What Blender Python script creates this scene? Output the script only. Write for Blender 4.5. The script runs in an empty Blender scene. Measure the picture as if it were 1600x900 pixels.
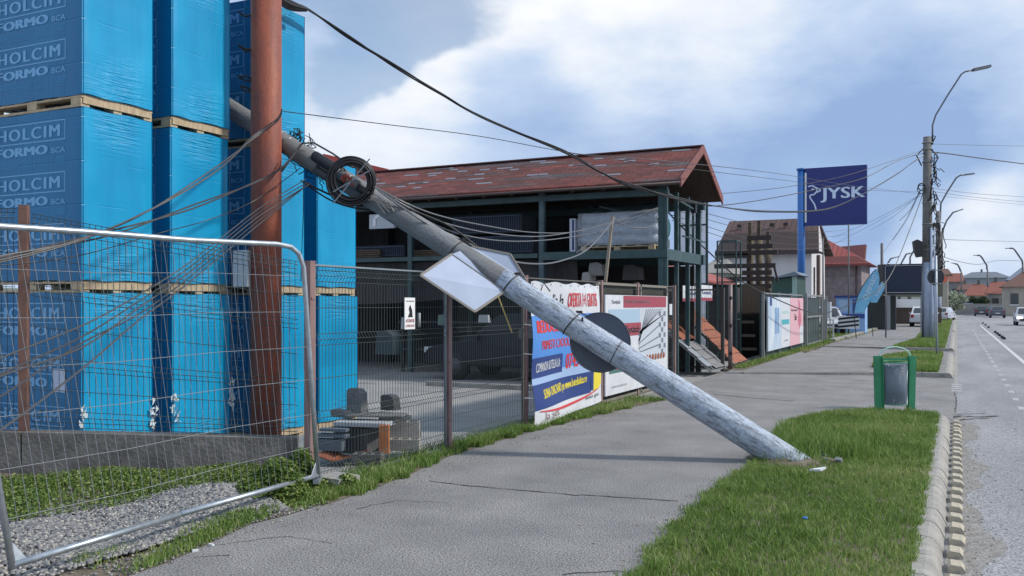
import bpy, bmesh, math, random
import numpy as np
from mathutils import Vector, Matrix
random.seed(7); rng = np.random.default_rng(7)
R = math.radians
S = bpy.context.scene
COL = S.collection

# ------------------------------------------------------------------ camera
TH = math.atan(695/1400); cT, sT = math.cos(TH), math.sin(TH); H = 1.65; F = 1400.0
cam_d = bpy.data.cameras.new('camera'); cam = bpy.data.objects.new('camera', cam_d); COL.objects.link(cam)
cam.location = (0, 0, H); cam.rotation_euler = (R(90), 0, TH)
cam_d.sensor_width = 36; cam_d.lens = 36*F/1600; cam_d.shift_y = 25/1600
cam_d.clip_start = 0.05; cam_d.clip_end = 4000
S.camera = cam

# ------------------------------------------------------------------ sky, sun, exposure
SUN_EL = R(39); SUN_AZ = (0.93, 0.367)          # horizontal direction towards the sun (x, y)
W = bpy.data.worlds.new('World'); S.world = W; W.use_nodes = True
nt = W.node_tree; nt.nodes.clear()
def N(t, tree=None, **k):
    n = (tree or nt).nodes.new(t)
    for a, b in k.items(): setattr(n, a, b)
    return n
L = nt.links.new
out = N('ShaderNodeOutputWorld')
sky = N('ShaderNodeTexSky', sky_type='NISHITA'); sky.sun_disc = False
sky.sun_elevation = SUN_EL; sky.sun_rotation = math.atan2(SUN_AZ[0], SUN_AZ[1])
sky.air_density = 1.0; sky.dust_density = 0.6; sky.ozone_density = 2.0
bg1 = N('ShaderNodeBackground'); bg1.inputs[1].default_value = 0.15
L(sky.outputs[0], bg1.inputs[0])
tc = N('ShaderNodeTexCoord')
def dirvec(px, py):
    v = Vector((cT*(px-800) - sT*F, sT*(px-800) + cT*F, 475-py)); return v.normalized()
def math_n(op, a, b=None, c=None, clamp=False):
    n = N('ShaderNodeMath', operation=op); n.use_clamp = clamp
    for i, v in enumerate((a, b, c)):
        if v is None: continue
        if isinstance(v, (int, float)): n.inputs[i].default_value = v
        else: L(v, n.inputs[i])
    return n.outputs[0]
def blob(px, py, rad_px, gain):
    d = N('ShaderNodeVectorMath', operation='DISTANCE'); nrm = N('ShaderNodeVectorMath', operation='ADD')
    L(tc.outputs['Generated'], nrm.inputs[0]); L(warp, nrm.inputs[1])
    L(nrm.outputs[0], d.inputs[0]); d.inputs[1].default_value = dirvec(px, py)
    m = N('ShaderNodeMapRange', interpolation_type='SMOOTHSTEP'); L(d.outputs['Value'], m.inputs[0])
    m.inputs[1].default_value = 0; m.inputs[2].default_value = rad_px/1500; m.inputs[3].default_value = gain; m.inputs[4].default_value = 0
    return m.outputs[0]
mp = N('ShaderNodeMapping'); mp.inputs['Scale'].default_value = (1, 1, 1.9); L(tc.outputs['Generated'], mp.inputs[0])
wn = N('ShaderNodeTexNoise'); wn.inputs['Scale'].default_value = 5; wn.inputs['Detail'].default_value = 5; L(mp.outputs[0], wn.inputs['Vector'])
ws = N('ShaderNodeVectorMath', operation='SUBTRACT'); L(wn.outputs['Color'], ws.inputs[0]); ws.inputs[1].default_value = (.5, .5, .5)
wm = N('ShaderNodeVectorMath', operation='SCALE'); L(ws.outputs[0], wm.inputs[0]); wm.inputs['Scale'].default_value = 0.26
warp = wm.outputs[0]
n1 = N('ShaderNodeTexNoise'); n1.inputs['Scale'].default_value = 3.2; n1.inputs['Detail'].default_value = 8; n1.inputs['Roughness'].default_value = .52; L(mp.outputs[0], n1.inputs['Vector'])
n2 = N('ShaderNodeTexNoise'); n2.inputs['Scale'].default_value = 2.1; n2.inputs['Detail'].default_value = 9; n2.inputs['Roughness'].default_value = .6
mp2 = N('ShaderNodeMapping'); mp2.inputs['Location'].default_value = (3.1, 1.7, .4); mp2.inputs['Scale'].default_value = (1, 1, 2.2); L(tc.outputs['Generated'], mp2.inputs[0]); L(mp2.outputs[0], n2.inputs['Vector'])
# cloud cover: mostly covered, blue gaps on the left of the shed
cov = math_n('MULTIPLY_ADD', n1.outputs['Fac'], 1.5, 0.22)
for a in ((620, 60, 170, -.75), (500, 60, 180, -.5), (545, 130, 150, -.45), (700, -60, 150, -.25), (700, 210, 200, .6), (560, 230, 120, .3), (1000, 60, 400, .45)):
    cov = math_n('ADD', cov, blob(*a))
cm = N('ShaderNodeMapRange', interpolation_type='SMOOTHSTEP'); L(cov, cm.inputs[0]); cm.inputs[1].default_value = .45; cm.inputs[2].default_value = .95; cm.inputs[3].default_value = .3
# cloud brightness
br = math_n('MULTIPLY_ADD', n2.outputs['Fac'], 2.2, -.64)
for a in ((600, 240, 280, .5), (720, 150, 120, .2), (900, 0, 380, .6), (1200, 30, 260, .28), (800, 130, 170, -.34), (1000, 200, 300, -.30), (1300, 200, 260, -.34), (1500, 190, 220, -.30), (1560, 330, 170, .25), (1560, 420, 160, .45), (1060, 215, 90, .1)):
    br = math_n('ADD', br, blob(*a))
bm_ = N('ShaderNodeMapRange'); L(br, bm_.inputs[0]); bm_.inputs[1].default_value = 0; bm_.inputs[2].default_value = 1
cr = N('ShaderNodeValToRGB'); L(bm_.outputs[0], cr.inputs[0])
cr.color_ramp.elements[0].position = .0; cr.color_ramp.elements[0].color = (.31, .45, .72, 1)
cr.color_ramp.elements[1].position = 1; cr.color_ramp.elements[1].color = (.95, .97, 1.0, 1)
e = cr.color_ramp.elements.new(.45); e.color = (.54, .67, .88, 1)
bg2 = N('ShaderNodeBackground'); L(cr.outputs[0], bg2.inputs[0]); bg2.inputs[1].default_value = 1.03
mx = N('ShaderNodeMixShader'); L(cm.outputs[0], mx.inputs[0]); L(bg1.outputs[0], mx.inputs[1]); L(bg2.outputs[0], mx.inputs[2]); L(mx.outputs[0], out.inputs[0])

sl = bpy.data.lights.new('sun', 'SUN'); sl.energy = 3.35; sl.angle = R(4.5); sl.color = (1, .94, .84)
sun = bpy.data.objects.new('sun', sl); COL.objects.link(sun)
sd = Vector((SUN_AZ[0]*math.cos(SUN_EL), SUN_AZ[1]*math.cos(SUN_EL), math.sin(SUN_EL)))
sun.rotation_euler = sd.to_track_quat('Z', 'Y').to_euler(); sun.location = (20, 10, 30)
S.view_settings.view_transform = 'Standard'; S.view_settings.look = 'None'
S.view_settings.exposure = 0.0; S.view_settings.gamma = 1; S.view_settings.use_curve_mapping = False
S.render.engine = 'CYCLES'; S.cycles.max_bounces = 5; S.cycles.transparent_max_bounces = 8
S.cycles.use_denoising = True

# ------------------------------------------------------------------ measuring helpers (photo pixel -> real point on a known plane)
def P(px, py, d): 
    a = (px-800)*d/F; return Vector((a*cT - d*sT, a*sT + d*cT, H + (475-py)*d/F))
def G(px, py, z=0.0): return P(px, py, (H-z)*F/(py-475))
def onX(px, X):
    u = (px-800)/F; return (-X*cT - X*sT*u)/(sT - cT*u)
def XP(px, py, X):
    Y = onX(px, X); d = -X*sT + Y*cT; return Vector((X, Y, H+(475-py)*d/F))
def YP(px, py, Y):
    u = (px-800)/F; X = Y*(sT - u*cT)/(-cT - u*sT)*1.0; d = -X*sT + Y*cT; return Vector((X, Y, H+(475-py)*d/F))

# ------------------------------------------------------------------ materials
MATS = {}
def M(name, col, rough=.7, metal=0, col2=None, scale=6, detail=6, lo=.35, hi=.65, bump=0, bscale=None, stretch=(1, 1, 1), speck=None, alpha=None, transl=0, emit=None, coat=0, spec=.5):
    if name in MATS: return MATS[name]
    m = bpy.data.materials.new(name); m.use_nodes = True; t = m.node_tree; b = t.nodes['Principled BSDF']
    b.inputs['Roughness'].default_value = rough; b.inputs['Metallic'].default_value = metal
    b.inputs['Base Color'].default_value = (*col, 1); b.inputs['Specular IOR Level'].default_value = spec
    if coat: b.inputs['Coat Weight'].default_value = coat
    if emit: b.inputs['Emission Color'].default_value = (*emit[0], 1); b.inputs['Emission Strength'].default_value = emit[1]
    co = t.nodes.new('ShaderNodeTexCoord'); mpn = t.nodes.new('ShaderNodeMapping'); mpn.inputs['Scale'].default_value = stretch
    t.links.new(co.outputs['Object'], mpn.inputs[0])
    cs = None
    if col2:
        n = t.nodes.new('ShaderNodeTexNoise'); n.inputs['Scale'].default_value = scale; n.inputs['Detail'].default_value = detail; n.inputs['Roughness'].default_value = .6
        t.links.new(mpn.outputs[0], n.inputs['Vector'])
        r = t.nodes.new('ShaderNodeMapRange'); r.inputs[1].default_value = lo; r.inputs[2].default_value = hi; t.links.new(n.outputs['Fac'], r.inputs[0])
        mix = t.nodes.new('ShaderNodeMix'); mix.data_type = 'RGBA'; mix.inputs[6].default_value = (*col, 1); mix.inputs[7].default_value = (*col2, 1)
        t.links.new(r.outputs[0], mix.inputs[0]); cs = mix.outputs[2]
    if speck:
        sc, amt = speck
        n = t.nodes.new('ShaderNodeTexNoise'); n.inputs['Scale'].default_value = sc; n.inputs['Detail'].default_value = 2
        t.links.new(co.outputs['Object'], n.inputs['Vector'])
        r = t.nodes.new('ShaderNodeMapRange'); r.inputs[1].default_value = .3; r.inputs[2].default_value = .7; r.inputs[3].default_value = 1-amt; r.inputs[4].default_value = 1+amt; t.links.new(n.outputs['Fac'], r.inputs[0])
        v = t.nodes.new('ShaderNodeVectorMath'); v.operation = 'SCALE'
        if cs is not None: t.links.new(cs, v.inputs[0])
        else: v.inputs[0].default_value = col
        t.links.new(r.outputs[0], v.inputs['Scale']); cs = v.outputs[0]
    if cs is not None: t.links.new(cs, b.inputs['Base Color'])
    if bump:
        n = t.nodes.new('ShaderNodeTexNoise'); n.inputs['Scale'].default_value = bscale or scale*3; n.inputs['Detail'].default_value = 5
        t.links.new(mpn.outputs[0], n.inputs['Vector'])
        bp = t.nodes.new('ShaderNodeBump'); bp.inputs['Strength'].default_value = bump; bp.inputs['Distance'].default_value = .02
        t.links.new(n.outputs['Fac'], bp.inputs['Height']); t.links.new(bp.outputs[0], b.inputs['Normal'])
    if alpha is not None: b.inputs['Alpha'].default_value = alpha
    if transl:
        o = t.nodes['Material Output']; tr = t.nodes.new('ShaderNodeBsdfTranslucent'); ms = t.nodes.new('ShaderNodeMixShader'); ms.inputs[0].default_value = transl
        if cs is not None: t.links.new(cs, tr.inputs[0])
        else: tr.inputs[0].default_value = (*col, 1)
        t.links.new(b.outputs[0], ms.inputs[1]); t.links.new(tr.outputs[0], ms.inputs[2]); t.links.new(ms.outputs[0], o.inputs[0])
    MATS[name] = m; return m

# ------------------------------------------------------------------ mesh collecting
class MB:
    def __init__(s): s.v = []; s.f = []; s.m = []; s.mi = 0; s.sm = []; s.smooth = False
    def add(s, vs, fs):
        b = len(s.v); s.v += [tuple(v) for v in vs]
        for f in fs: s.f.append([i+b for i in f]); s.m.append(s.mi); s.sm.append(s.smooth)
    def quad(s, *p): s.add(p, [list(range(len(p)))])
    def box(s, c, size, rz=0, mat=None):
        x, y, z = size[0]/2, size[1]/2, size[2]/2
        vs = [Vector((a*x, b*y, k*z)) for k in (-1, 1) for a, b in ((-1, -1), (1, -1), (1, 1), (-1, 1))]
        m = mat or Matrix.Rotation(rz, 3, 'Z')
        s.add([m @ v + Vector(c) for v in vs], [[3, 2, 1, 0], [4, 5, 6, 7], [0, 1, 5, 4], [1, 2, 6, 5], [2, 3, 7, 6], [3, 0, 4, 7]]); return s
    def bx(s, x0, x1, y0, y1, z0, z1): return s.box(((x0+x1)/2, (y0+y1)/2, (z0+z1)/2), (abs(x1-x0), abs(y1-y0), abs(z1-z0)))
    def bar(s, a, b, w, h=None, up=(0, 0, 1)):
        a, b = Vector(a), Vector(b); d = (b-a); l = d.length; d = d.normalized(); upv = Vector(up)
        if abs(d.dot(upv)) > .98: upv = Vector((0, 1, 0))
        x = d.cross(upv).normalized(); y = x.cross(d).normalized()
        m = Matrix((x, d, y)).transposed(); return s.box((a+b)/2, (w, l, h or w), mat=m)
    def tube(s, pts, r, n=8, caps=True):
        pts = [Vector(p) for p in pts]; k = len(pts); rs = r if isinstance(r, (list, tuple)) else [r]*k
        vs = []; pd = None; ref = None
        for i, p in enumerate(pts):
            d = (pts[min(i+1, k-1)]-pts[max(i-1, 0)]).normalized()
            if ref is None:
                ref = Vector((0, 0, 1)) if abs(d.z) < .9 else Vector((0, 1, 0))
                x = d.cross(ref).normalized()
            else:
                x = (x - d*x.dot(d)).normalized()
            y = d.cross(x)
            for j in range(n):
                a = 2*math.pi*j/n; vs.append(p + (x*math.cos(a)+y*math.sin(a))*rs[i])
        fs = [[i*n+j, i*n+(j+1) % n, (i+1)*n+(j+1) % n, (i+1)*n+j] for i in range(k-1) for j in range(n)]
        if caps: fs += [list(range(n))[::-1], [(k-1)*n+j for j in range(n)]]
        o = s.smooth; s.smooth = n > 5; s.add(vs, fs); s.smooth = o; return s
    def ring(s, c, ax, R0, r, n=28, m=8):
        c, ax = Vector(c), Vector(ax).normalized(); u = ax.orthogonal().normalized(); v = ax.cross(u)
        vs = []
        for i in range(n):
            a = 2*math.pi*i/n; e = u*math.cos(a)+v*math.sin(a)
            for j in range(m):
                b = 2*math.pi*j/m; vs.append(c + e*(R0+r*math.cos(b)) + ax*(r*math.sin(b)))
        fs = [[i*m+j, ((i+1) % n)*m+j, ((i+1) % n)*m+(j+1) % m, i*m+(j+1) % m] for i in range(n) for j in range(m)]
        o = s.smooth; s.smooth = True; s.add(vs, fs); s.smooth = o; return s
    def prism(s, poly, off):
        k = len(poly); off = Vector(off); a = [Vector(p) for p in poly]; b = [p+off for p in a]
        s.add(a+b, [list(range(k))[::-1], [k+i for i in range(k)]] + [[i, (i+1) % k, k+(i+1) % k, k+i] for i in range(k)]); return s
    def disc(s, c, ax, r, th, n=40):
        c, ax = Vector(c), Vector(ax).normalized(); u = ax.orthogonal().normalized(); v = ax.cross(u)
        s.prism([c+(u*math.cos(2*math.pi*i/n)+v*math.sin(2*math.pi*i/n))*r for i in range(n)], ax*th); return s
    def grid(s, fn, nu, nv, smooth=True):
        vs = [fn(i/nu, j/nv) for j in range(nv+1) for i in range(nu+1)]
        o = s.smooth; s.smooth = smooth
        s.add(vs, [[j*(nu+1)+i, j*(nu+1)+i+1, (j+1)*(nu+1)+i+1, (j+1)*(nu+1)+i] for j in range(nv) for i in range(nu)]); s.smooth = o; return s
    def text(s, t, o, ux, uy, w, h, bold=0.0, lift=.003, sp=1.0):
        """flat lettering t in the rectangle o + ux*w + uy*h"""
        c = bpy.data.curves.new('tmp', 'FONT'); c.body = t; c.offset = 0; c.space_character = sp; c.resolution_u = 3; c.fill_mode = 'FRONT'
        ob = bpy.data.objects.new('tmp', c); COL.objects.link(ob); bpy.context.view_layer.update()
        me = bpy.data.meshes.new_from_object(ob.evaluated_get(bpy.context.evaluated_depsgraph_get()))
        vs = [v.co.copy() for v in me.vertices]; fs = [list(p.vertices) for p in me.polygons]
        bpy.data.objects.remove(ob); bpy.data.curves.remove(c); bpy.data.meshes.remove(me)
        if not vs: return s
        x0 = min(v.x for v in vs); x1 = max(v.x for v in vs); y0 = min(v.y for v in vs); y1 = max(v.y for v in vs)
        ux, uy, o = Vector(ux).normalized(), Vector(uy).normalized(), Vector(o); n = ux.cross(uy).normalized()
        for k, sh in enumerate((0, -1, 1, -.5, .5) if bold > .03 else (0, -1, 1) if bold > .009 else (0,)):
            bw2 = min(bold, .10)*.8; s.add([o + ux*(((v.x-x0)/(x1-x0)*(1-2*bw2/max(x1-x0, .5))+bw2/max(x1-x0, .5)*(1+sh))*w) + uy*((v.y-y0)/(y1-y0)*h) + n*(lift+k*.0006) for v in vs], fs)
        return s
    def build(s, name, mats, parent=None, local=False, kind=None):
        me = bpy.data.meshes.new(name)
        off = Vector((0, 0, 0))
        if parent is not None and not local:
            p = parent
            while p is not None: off += Vector(p.location); p = p.parent
        me.from_pydata([tuple(Vector(v)-off) for v in s.v], [], s.f); me.update()
        if not isinstance(mats, (list, tuple)): mats = [mats]
        for m in mats: me.materials.append(m)
        me.polygons.foreach_set('material_index', s.m); me.polygons.foreach_set('use_smooth', s.sm)
        o = bpy.data.objects.new(name, me); COL.objects.link(o); o.parent = parent
        if kind: o['kind'] = kind
        return o
def nm(name, verts, faces, mat, parent=None, kind=None, rnd=None, smooth=False):
    """mesh from numpy arrays; faces (n,k)"""
    me = bpy.data.meshes.new(name); nf, k = faces.shape
    me.vertices.add(len(verts)); me.vertices.foreach_set('co', verts.astype(np.float32).ravel())
    me.loops.add(nf*k); me.loops.foreach_set('vertex_index', faces.astype(np.int32).ravel())
    me.polygons.add(nf); me.polygons.foreach_set('loop_start', (np.arange(nf)*k).astype(np.int32)); me.polygons.foreach_set('loop_total', np.full(nf, k, np.int32))
    if rnd is not None:
        a = me.attributes.new('rnd', 'FLOAT', 'POINT'); a.data.foreach_set('value', rnd.astype(np.float32))
    me.update(calc_edges=True); me.validate()
    if smooth: me.polygons.foreach_set('use_smooth', np.ones(nf, bool))
    me.materials.append(mat); o = bpy.data.objects.new(name, me); COL.objects.link(o); o.parent = parent
    if kind: o['kind'] = kind
    return o
def tag(o, label=None, cat=None, group=None, kind=None):
    if label: o['label'] = label
    if cat: o['category'] = cat
    if group: o['group'] = group
    if kind: o['kind'] = kind
    return o
def thing(name, loc, label, cat, group=None):
    o = bpy.data.objects.new(name, None); COL.objects.link(o); o.location = loc; o.empty_display_size = .2
    return tag(o, label, cat, group)
def copy_tree(o, parent=None):
    c = o.copy(); COL.objects.link(c); c.parent = parent
    for ch in [x for x in S.collection.objects if x.parent == o]: copy_tree(ch, c)
    return c
def inpoly(pts, poly):
    x, y = pts[:, 0], pts[:, 1]; c = np.zeros(len(pts), bool); n = len(poly); j = n-1
    for i in range(n):
        xi, yi = poly[i][0], poly[i][1]; xj, yj = poly[j][0], poly[j][1]
        c ^= ((yi > y) != (yj > y)) & (x < (xj-xi)*(y-yi)/((yj-yi) or 1e-9)+xi); j = i
    return c
def sample(poly, n):
    a = np.array([[p[0], p[1]] for p in poly]); lo, hi = a.min(0), a.max(0); res = []; k = 0
    while k < n:
        p = rng.random((n*2, 2))*(hi-lo)+lo; p = p[inpoly(p, a)]; res.append(p); k += len(p)
        if len(p) == 0: break
    return np.concatenate(res)[:n]

def catm(pts, n_=4):
    o = []; p = [pts[0]]+pts+[pts[-1]]
    for i in range(1, len(p)-2):
        for k in range(n_):
            t = k/n_; a, b_, c, d = p[i-1], p[i], p[i+1], p[i+2]; o.append(.5*((2*b_)+(c-a)*t+(2*a-5*b_+4*c-d)*t*t+(3*b_-a-3*c+d)*t**3))
    o.append(pts[-1]); return o
# ------------------------------------------------------------------ common materials
asph = M('asphalt_sidewalk', (.195, .190, .193), .9, col2=(.295, .285, .28), scale=1.3, detail=9, lo=.3, hi=.68, speck=(80, .75), bump=.9, bscale=90)
asph_road = M('asphalt_road', (.215, .215, .225), .9, col2=(.31, .31, .32), scale=.8, detail=9, speck=(70, .6), bump=.4, bscale=140, stretch=(1, .25, 1))
yardm = M('yard_concrete', (.33, .32, .31), .9, col2=(.25, .25, .25), scale=1.5, speck=(50, .15))
kerbm = M('kerb_concrete', (.36, .34, .31), .85, col2=(.25, .24, .22), scale=5, speck=(60, .18), bump=.3, bscale=50)
dirt = M('soil', (.11, .085, .06), .95, col2=(.19, .16, .12), scale=8, speck=(60, .3), bump=.8, bscale=40)
conc = M('old_concrete', (.19, .18, .17), .9, col2=(.11, .105, .1), scale=5, speck=(70, .2), bump=.5, bscale=30)
galv = M('galvanised_steel', (.50, .54, .58), .42, .75, col2=(.36, .40, .44), scale=14)
wirem = M('fence_wire_dark', (.045, .06, .058), .5, .2)
wirel = M('fence_wire_galvanised', (.32, .36, .38), .45, .6)
postm = M('post_faded_pink_brown', (.27, .175, .165), .6, col2=(.20, .12, .11), scale=9, stretch=(1, 1, .3))
blackp = M('black_plastic', (.012, .012, .014), .5)
greyc = M('grey_cable', (.06, .06, .065), .55)
greenst = M('green_painted_steel', (.022, .055, .058), .5, col2=(.045, .085, .088), scale=4)
white = M('white_paint', (.75, .76, .78), .6, col2=(.62, .63, .65), scale=3)
crackm = M('crack_filler', (.05, .048, .046), .95)
glassd = M('dark_glass', (.02, .025, .03), .1, spec=.8)
tyre = M('tyre_rubber', (.015, .015, .016), .8)
chrome = M('light_metal', (.55, .56, .58), .3, .8)
woodm = M('pallet_wood', (.52, .42, .28), .8, col2=(.36, .27, .17), scale=10, stretch=(1, 6, 1))
orange = M('terracotta', (.36, .12, .06), .8, col2=(.22, .075, .045), scale=7, bump=.2)
def attr_mat(name, cols, transl=.25, rough=.6):
    m = bpy.data.materials.new(name); m.use_nodes = True; t = m.node_tree; b = t.nodes['Principled BSDF']; b.inputs['Roughness'].default_value = rough
    a = t.nodes.new('ShaderNodeAttribute'); a.attribute_name = 'rnd'; c = t.nodes.new('ShaderNodeValToRGB'); t.links.new(a.outputs['Fac'], c.inputs[0])
    c.color_ramp.elements[0].color = (*cols[0], 1); c.color_ramp.elements[1].color = (*cols[-1], 1)
    for i, q in enumerate(cols[1:-1]): e = c.color_ramp.elements.new((i+1)/(len(cols)-1)); e.color = (*q, 1)
    t.links.new(c.outputs[0], b.inputs['Base Color'])
    if transl:
        tr = t.nodes.new('ShaderNodeBsdfTranslucent'); t.links.new(c.outputs[0], tr.inputs[0]); ms = t.nodes.new('ShaderNodeMixShader'); ms.inputs[0].default_value = transl
        t.links.new(b.outputs[0], ms.inputs[1]); t.links.new(tr.outputs[0], ms.inputs[2]); t.links.new(ms.outputs[0], t.nodes['Material Output'].inputs[0])
    return m
grassm = attr_mat('grass_blades', [(.04, .08, .016), (.125, .225, .036), (.22, .33, .07), (.46, .44, .22)], .35)
leafm = attr_mat('weed_leaves', [(.04, .08, .018), (.11, .20, .035), (.21, .31, .07), (.36, .38, .13)], .3)
gravm = attr_mat('gravel_stones', [(.07, .075, .085), (.19, .19, .20), (.30, .295, .285), (.48, .44, .38)], 0, .85)

# ================================================================== GROUND
def slab(name, poly, z, mat, thick=.15, kind='structure', zf=None):
    b = MB(); a = [Vector((p[0], p[1], (zf(p[0], p[1]) if zf else z))) for p in poly]
    b.prism([p-Vector((0, 0, thick)) for p in a], (0, 0, thick)); return b.build(name, mat, kind=kind)
ZR = -.12
MB().__class__
b = MB(); b.quad((-1500, -600, ZR), (1500, -600, ZR), (1500, 2500, ZR), (-1500, 2500, ZR)); b.build('road', asph_road, kind='structure')
# yard behind the fence
slab('yard', [(-60, -8), (-5.05, -8), (-5.05, 62), (-60, 62)], -.05, yardm, .06)
KX = -.25                                        # inner edge of the kerb
e1 = [G(1100, 611), G(1230, 622), G(1370, 640)]
y_end = 15.05
near_poly = [(KX, -6), (KX, y_end), (e1[2].x, e1[2].y), (e1[1].x, e1[1].y), (-4.4, e1[0].y+.2), (-5.05, e1[0].y+.4), (-5.05, -6)]
slab('sidewalk', near_poly, 0, asph, .12)
y2 = G(1165, 582).y; y2r = G(1425, 582).y
far1 = [(-5.05, y2-.3), (-4.5, y2), (-2.6, (y2+y2r)/2+.1), (-1.45, y2r), (KX, y2r+.1), (KX, 33.5), (-5.05, 33.5)]
slab('sidewalk_beyond_driveway', far1, 0, asph, .12)
slab('sidewalk_far', [(-5.05, 37), (KX, 37), (KX, 130), (-5.05, 130)], 0, asph, .12)
dz = lambda x, y: -.015 + (x+5.05)/(KX+5.05)*(-.098)
b = MB()
for (ya, yb_) in ((9, y2r+1.5), (33, 38)):
    b.quad((-5.05, ya, dz(-5.05, 0)), (KX+.25, ya, ZR+.003), (KX+.25, yb_, ZR+.003), (-5.05, yb_, dz(-5.05, 0)))
b.build('driveway', asph, kind='structure')
# kerb stones
b = MB()
prof = [(-.02, -.14), (-.02, -.115), (-.05, -.05), (-.085, -.008), (-.12, .004), (-.195, .004), (-.195, -.14)]
def kerb_run(ya, yb, step):
    y = ya
    while y < yb-.1:
        e = min(y+step-.012, yb); j = random.uniform(-.006, .006)
        b.prism([(x-.06+j, y, z+.001) for x, z in prof], (0, e-y, 0)); y += step
kerb_run(1.5, y_end-.35, .5)
# rounded nose of the near kerb
cx, cy = KX-.06+.0, y_end-.36
for i in range(6):
    a0, a1 = R(i*15), R(i*15+14); seg = []
    for a in (a0, a1):
        rr = [.34, .25, .2, .1, .0]; zz = [-.14, -.06, .0, .004, .004]
        seg.append([Vector((cx-.06+r*math.cos(a)*.98, cy+r*math.sin(a), z)) for r, z in zip(rr, zz)])
    p, q = seg
    for k in range(4): b.quad(p[k], q[k], q[k+1], p[k+1])
kerb_run(y2r+.1, 33.4, 1.0); kerb_run(37.2, 60, 1.0); kerb_run(62, 110, 1.0)
# kerb of the first island towards the driveway
pa, pb_ = Vector((-1.45, y2r-.02, 0)), Vector((-.38, y2r+.08, 0))
for i in range(3):
    q0 = pa.lerp(pb_, i/3+.004); q1 = pa.lerp(pb_, (i+1)/3-.004); b.bar(q0+Vector((0, 0, -.06)), q1+Vector((0, 0, -.06)), .16, .14)
b.bar((-4.6, y2-.06, -.02), (-1.5, y2r-.06, -.045), .10, .07)
# kerb of the second island, and the left verge
b.bar((-2.3, 36.95, -.04), (-.4, 37.0, -.05), .15, .12)
lv = [XP(1303, 540, -5.0)+Vector((0, 0, 0)), ]
q = [G(1300, 534), G(1330, 526), G(1365, 516), G(1384, 509)]
for i in range(len(q)-1):
    b.bar(q[i]+Vector((0, 0, .04)), q[i+1]+Vector((0, 0, .04)), .28, .16)
b.build('kerb', kerbm, kind='structure')
# gutter line + painted markings
b = MB()
b.quad((-.08, 21, ZR+.004), (.02, 21, ZR+.004), (.02, 90, ZR+.004), (-.08, 90, ZR+.004))
b.build('gutter_strip', kerbm, kind='structure')
b = MB(); mark = M('faded_white_paint', (.62, .63, .64), .8, col2=(.36, .36, .37), scale=30, lo=.4, hi=.7)
b.quad((1.80, 8, ZR+.004), (1.92, 8, ZR+.004), (1.80, 84, ZR+.004), (1.68, 84, ZR+.004))
b.build('road_marking_line', mark, kind='structure')
b = MB(); y = 14
mark2 = M('worn_white_paint', (.48, .485, .49), .85, col2=(.29, .29, .295), scale=25, lo=.4, hi=.62)
while y < 70:
    b.quad((.93, y, ZR+.004), (1.03, y, ZR+.004), (1.03, y+(.5 if y < 28 else 1.1), ZR+.004), (.93, y+(.5 if y < 28 else 1.1), ZR+.004)); y += 1.6 if y < 28 else 2.2
for k in range(4): b.quad((-.12, 20.2+k*.55, ZR+.005), (.1, 20.2+k*.55, ZR+.005), (.1, 20.45+k*.55, ZR+.005), (-.12, 20.45+k*.55, ZR+.005))
b.build('road_marking_dashes', mark2, kind='structure')
b = MB(); b.quad((-3, 104, ZR+.004), (30, 104, ZR+.004), (30, 105, ZR+.004), (-3, 105, ZR+.004)); b.build('road_marking_stop', mark, kind='structure')
# cracks (polyline strips)
b = MB()
def crack(pts, w, z=.004, px=True, zb=0.):
    c = [G(x, y, zb) if px else Vector((x, y, 0)) for x, y in pts]; out_ = []
    for i in range(len(c)-1):
        n_ = max(2, int((c[i+1]-c[i]).length/.08))
        for k in range(n_): out_.append(c[i].lerp(c[i+1], k/n_) + Vector((random.gauss(0, .012), random.gauss(0, .012), 0)))
    out_.append(c[-1])
    for i in range(len(out_)-1):
        d = (out_[i+1]-out_[i]); nn = Vector((-d.y, d.x, 0)).normalized(); w0, w1 = (w*random.uniform(.4, 1.3) for _ in range(2))
        a, e = out_[i], out_[i+1]
        b.quad((a.x-nn.x*w0, a.y-nn.y*w0, zb+z), (e.x-nn.x*w1, e.y-nn.y*w1, zb+z), (e.x+nn.x*w1, e.y+nn.y*w1, zb+z), (a.x+nn.x*w0, a.y+nn.y*w0, zb+z))
crack([(670, 752), (760, 762), (880, 772), (980, 778), (1060, 783)], .009)
crack([(330, 852), (450, 838), (520, 850)], .004)
crack([(880, 898), (960, 893), (1010, 896)], .006)
crack([(560, 795), (620, 782), (700, 786)], .004)
crack([(1108, 615), (1160, 621), (1240, 627)], .022)
crack([(300, 872), (360, 868)], .005)
crack([(1489, 595), (1491, 612), (1494, 628), (1492, 645)], .012, zb=ZR)
crack([(1480, 655), (1500, 650), (1530, 652), (1560, 650)], .05, zb=ZR)
crack([(1486, 660), (1510, 655), (1545, 654)], .03, zb=ZR)
crack([(1480, 648), (1540, 646)], .02, zb=ZR)
crack([(1300, 535), (1360, 539), (1420, 541), (1486, 541)], .035)
b.build('pavement_cracks', crackm, kind='structure')
b = MB()
for k in range(26):
    p = G(random.uniform(600, 1300), random.uniform(640, 890)) if k < 16 else G(random.uniform(1500, 1600), random.uniform(650, 880), ZR)
    s_ = random.uniform(.004, .012); b.box(p+Vector((0, 0, s_*.6)), (s_*2, s_*1.5, s_), random.random()*3)
b.build('pebbles', M('loose_pebble', (.3, .29, .27), .9), kind='stuff')

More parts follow.
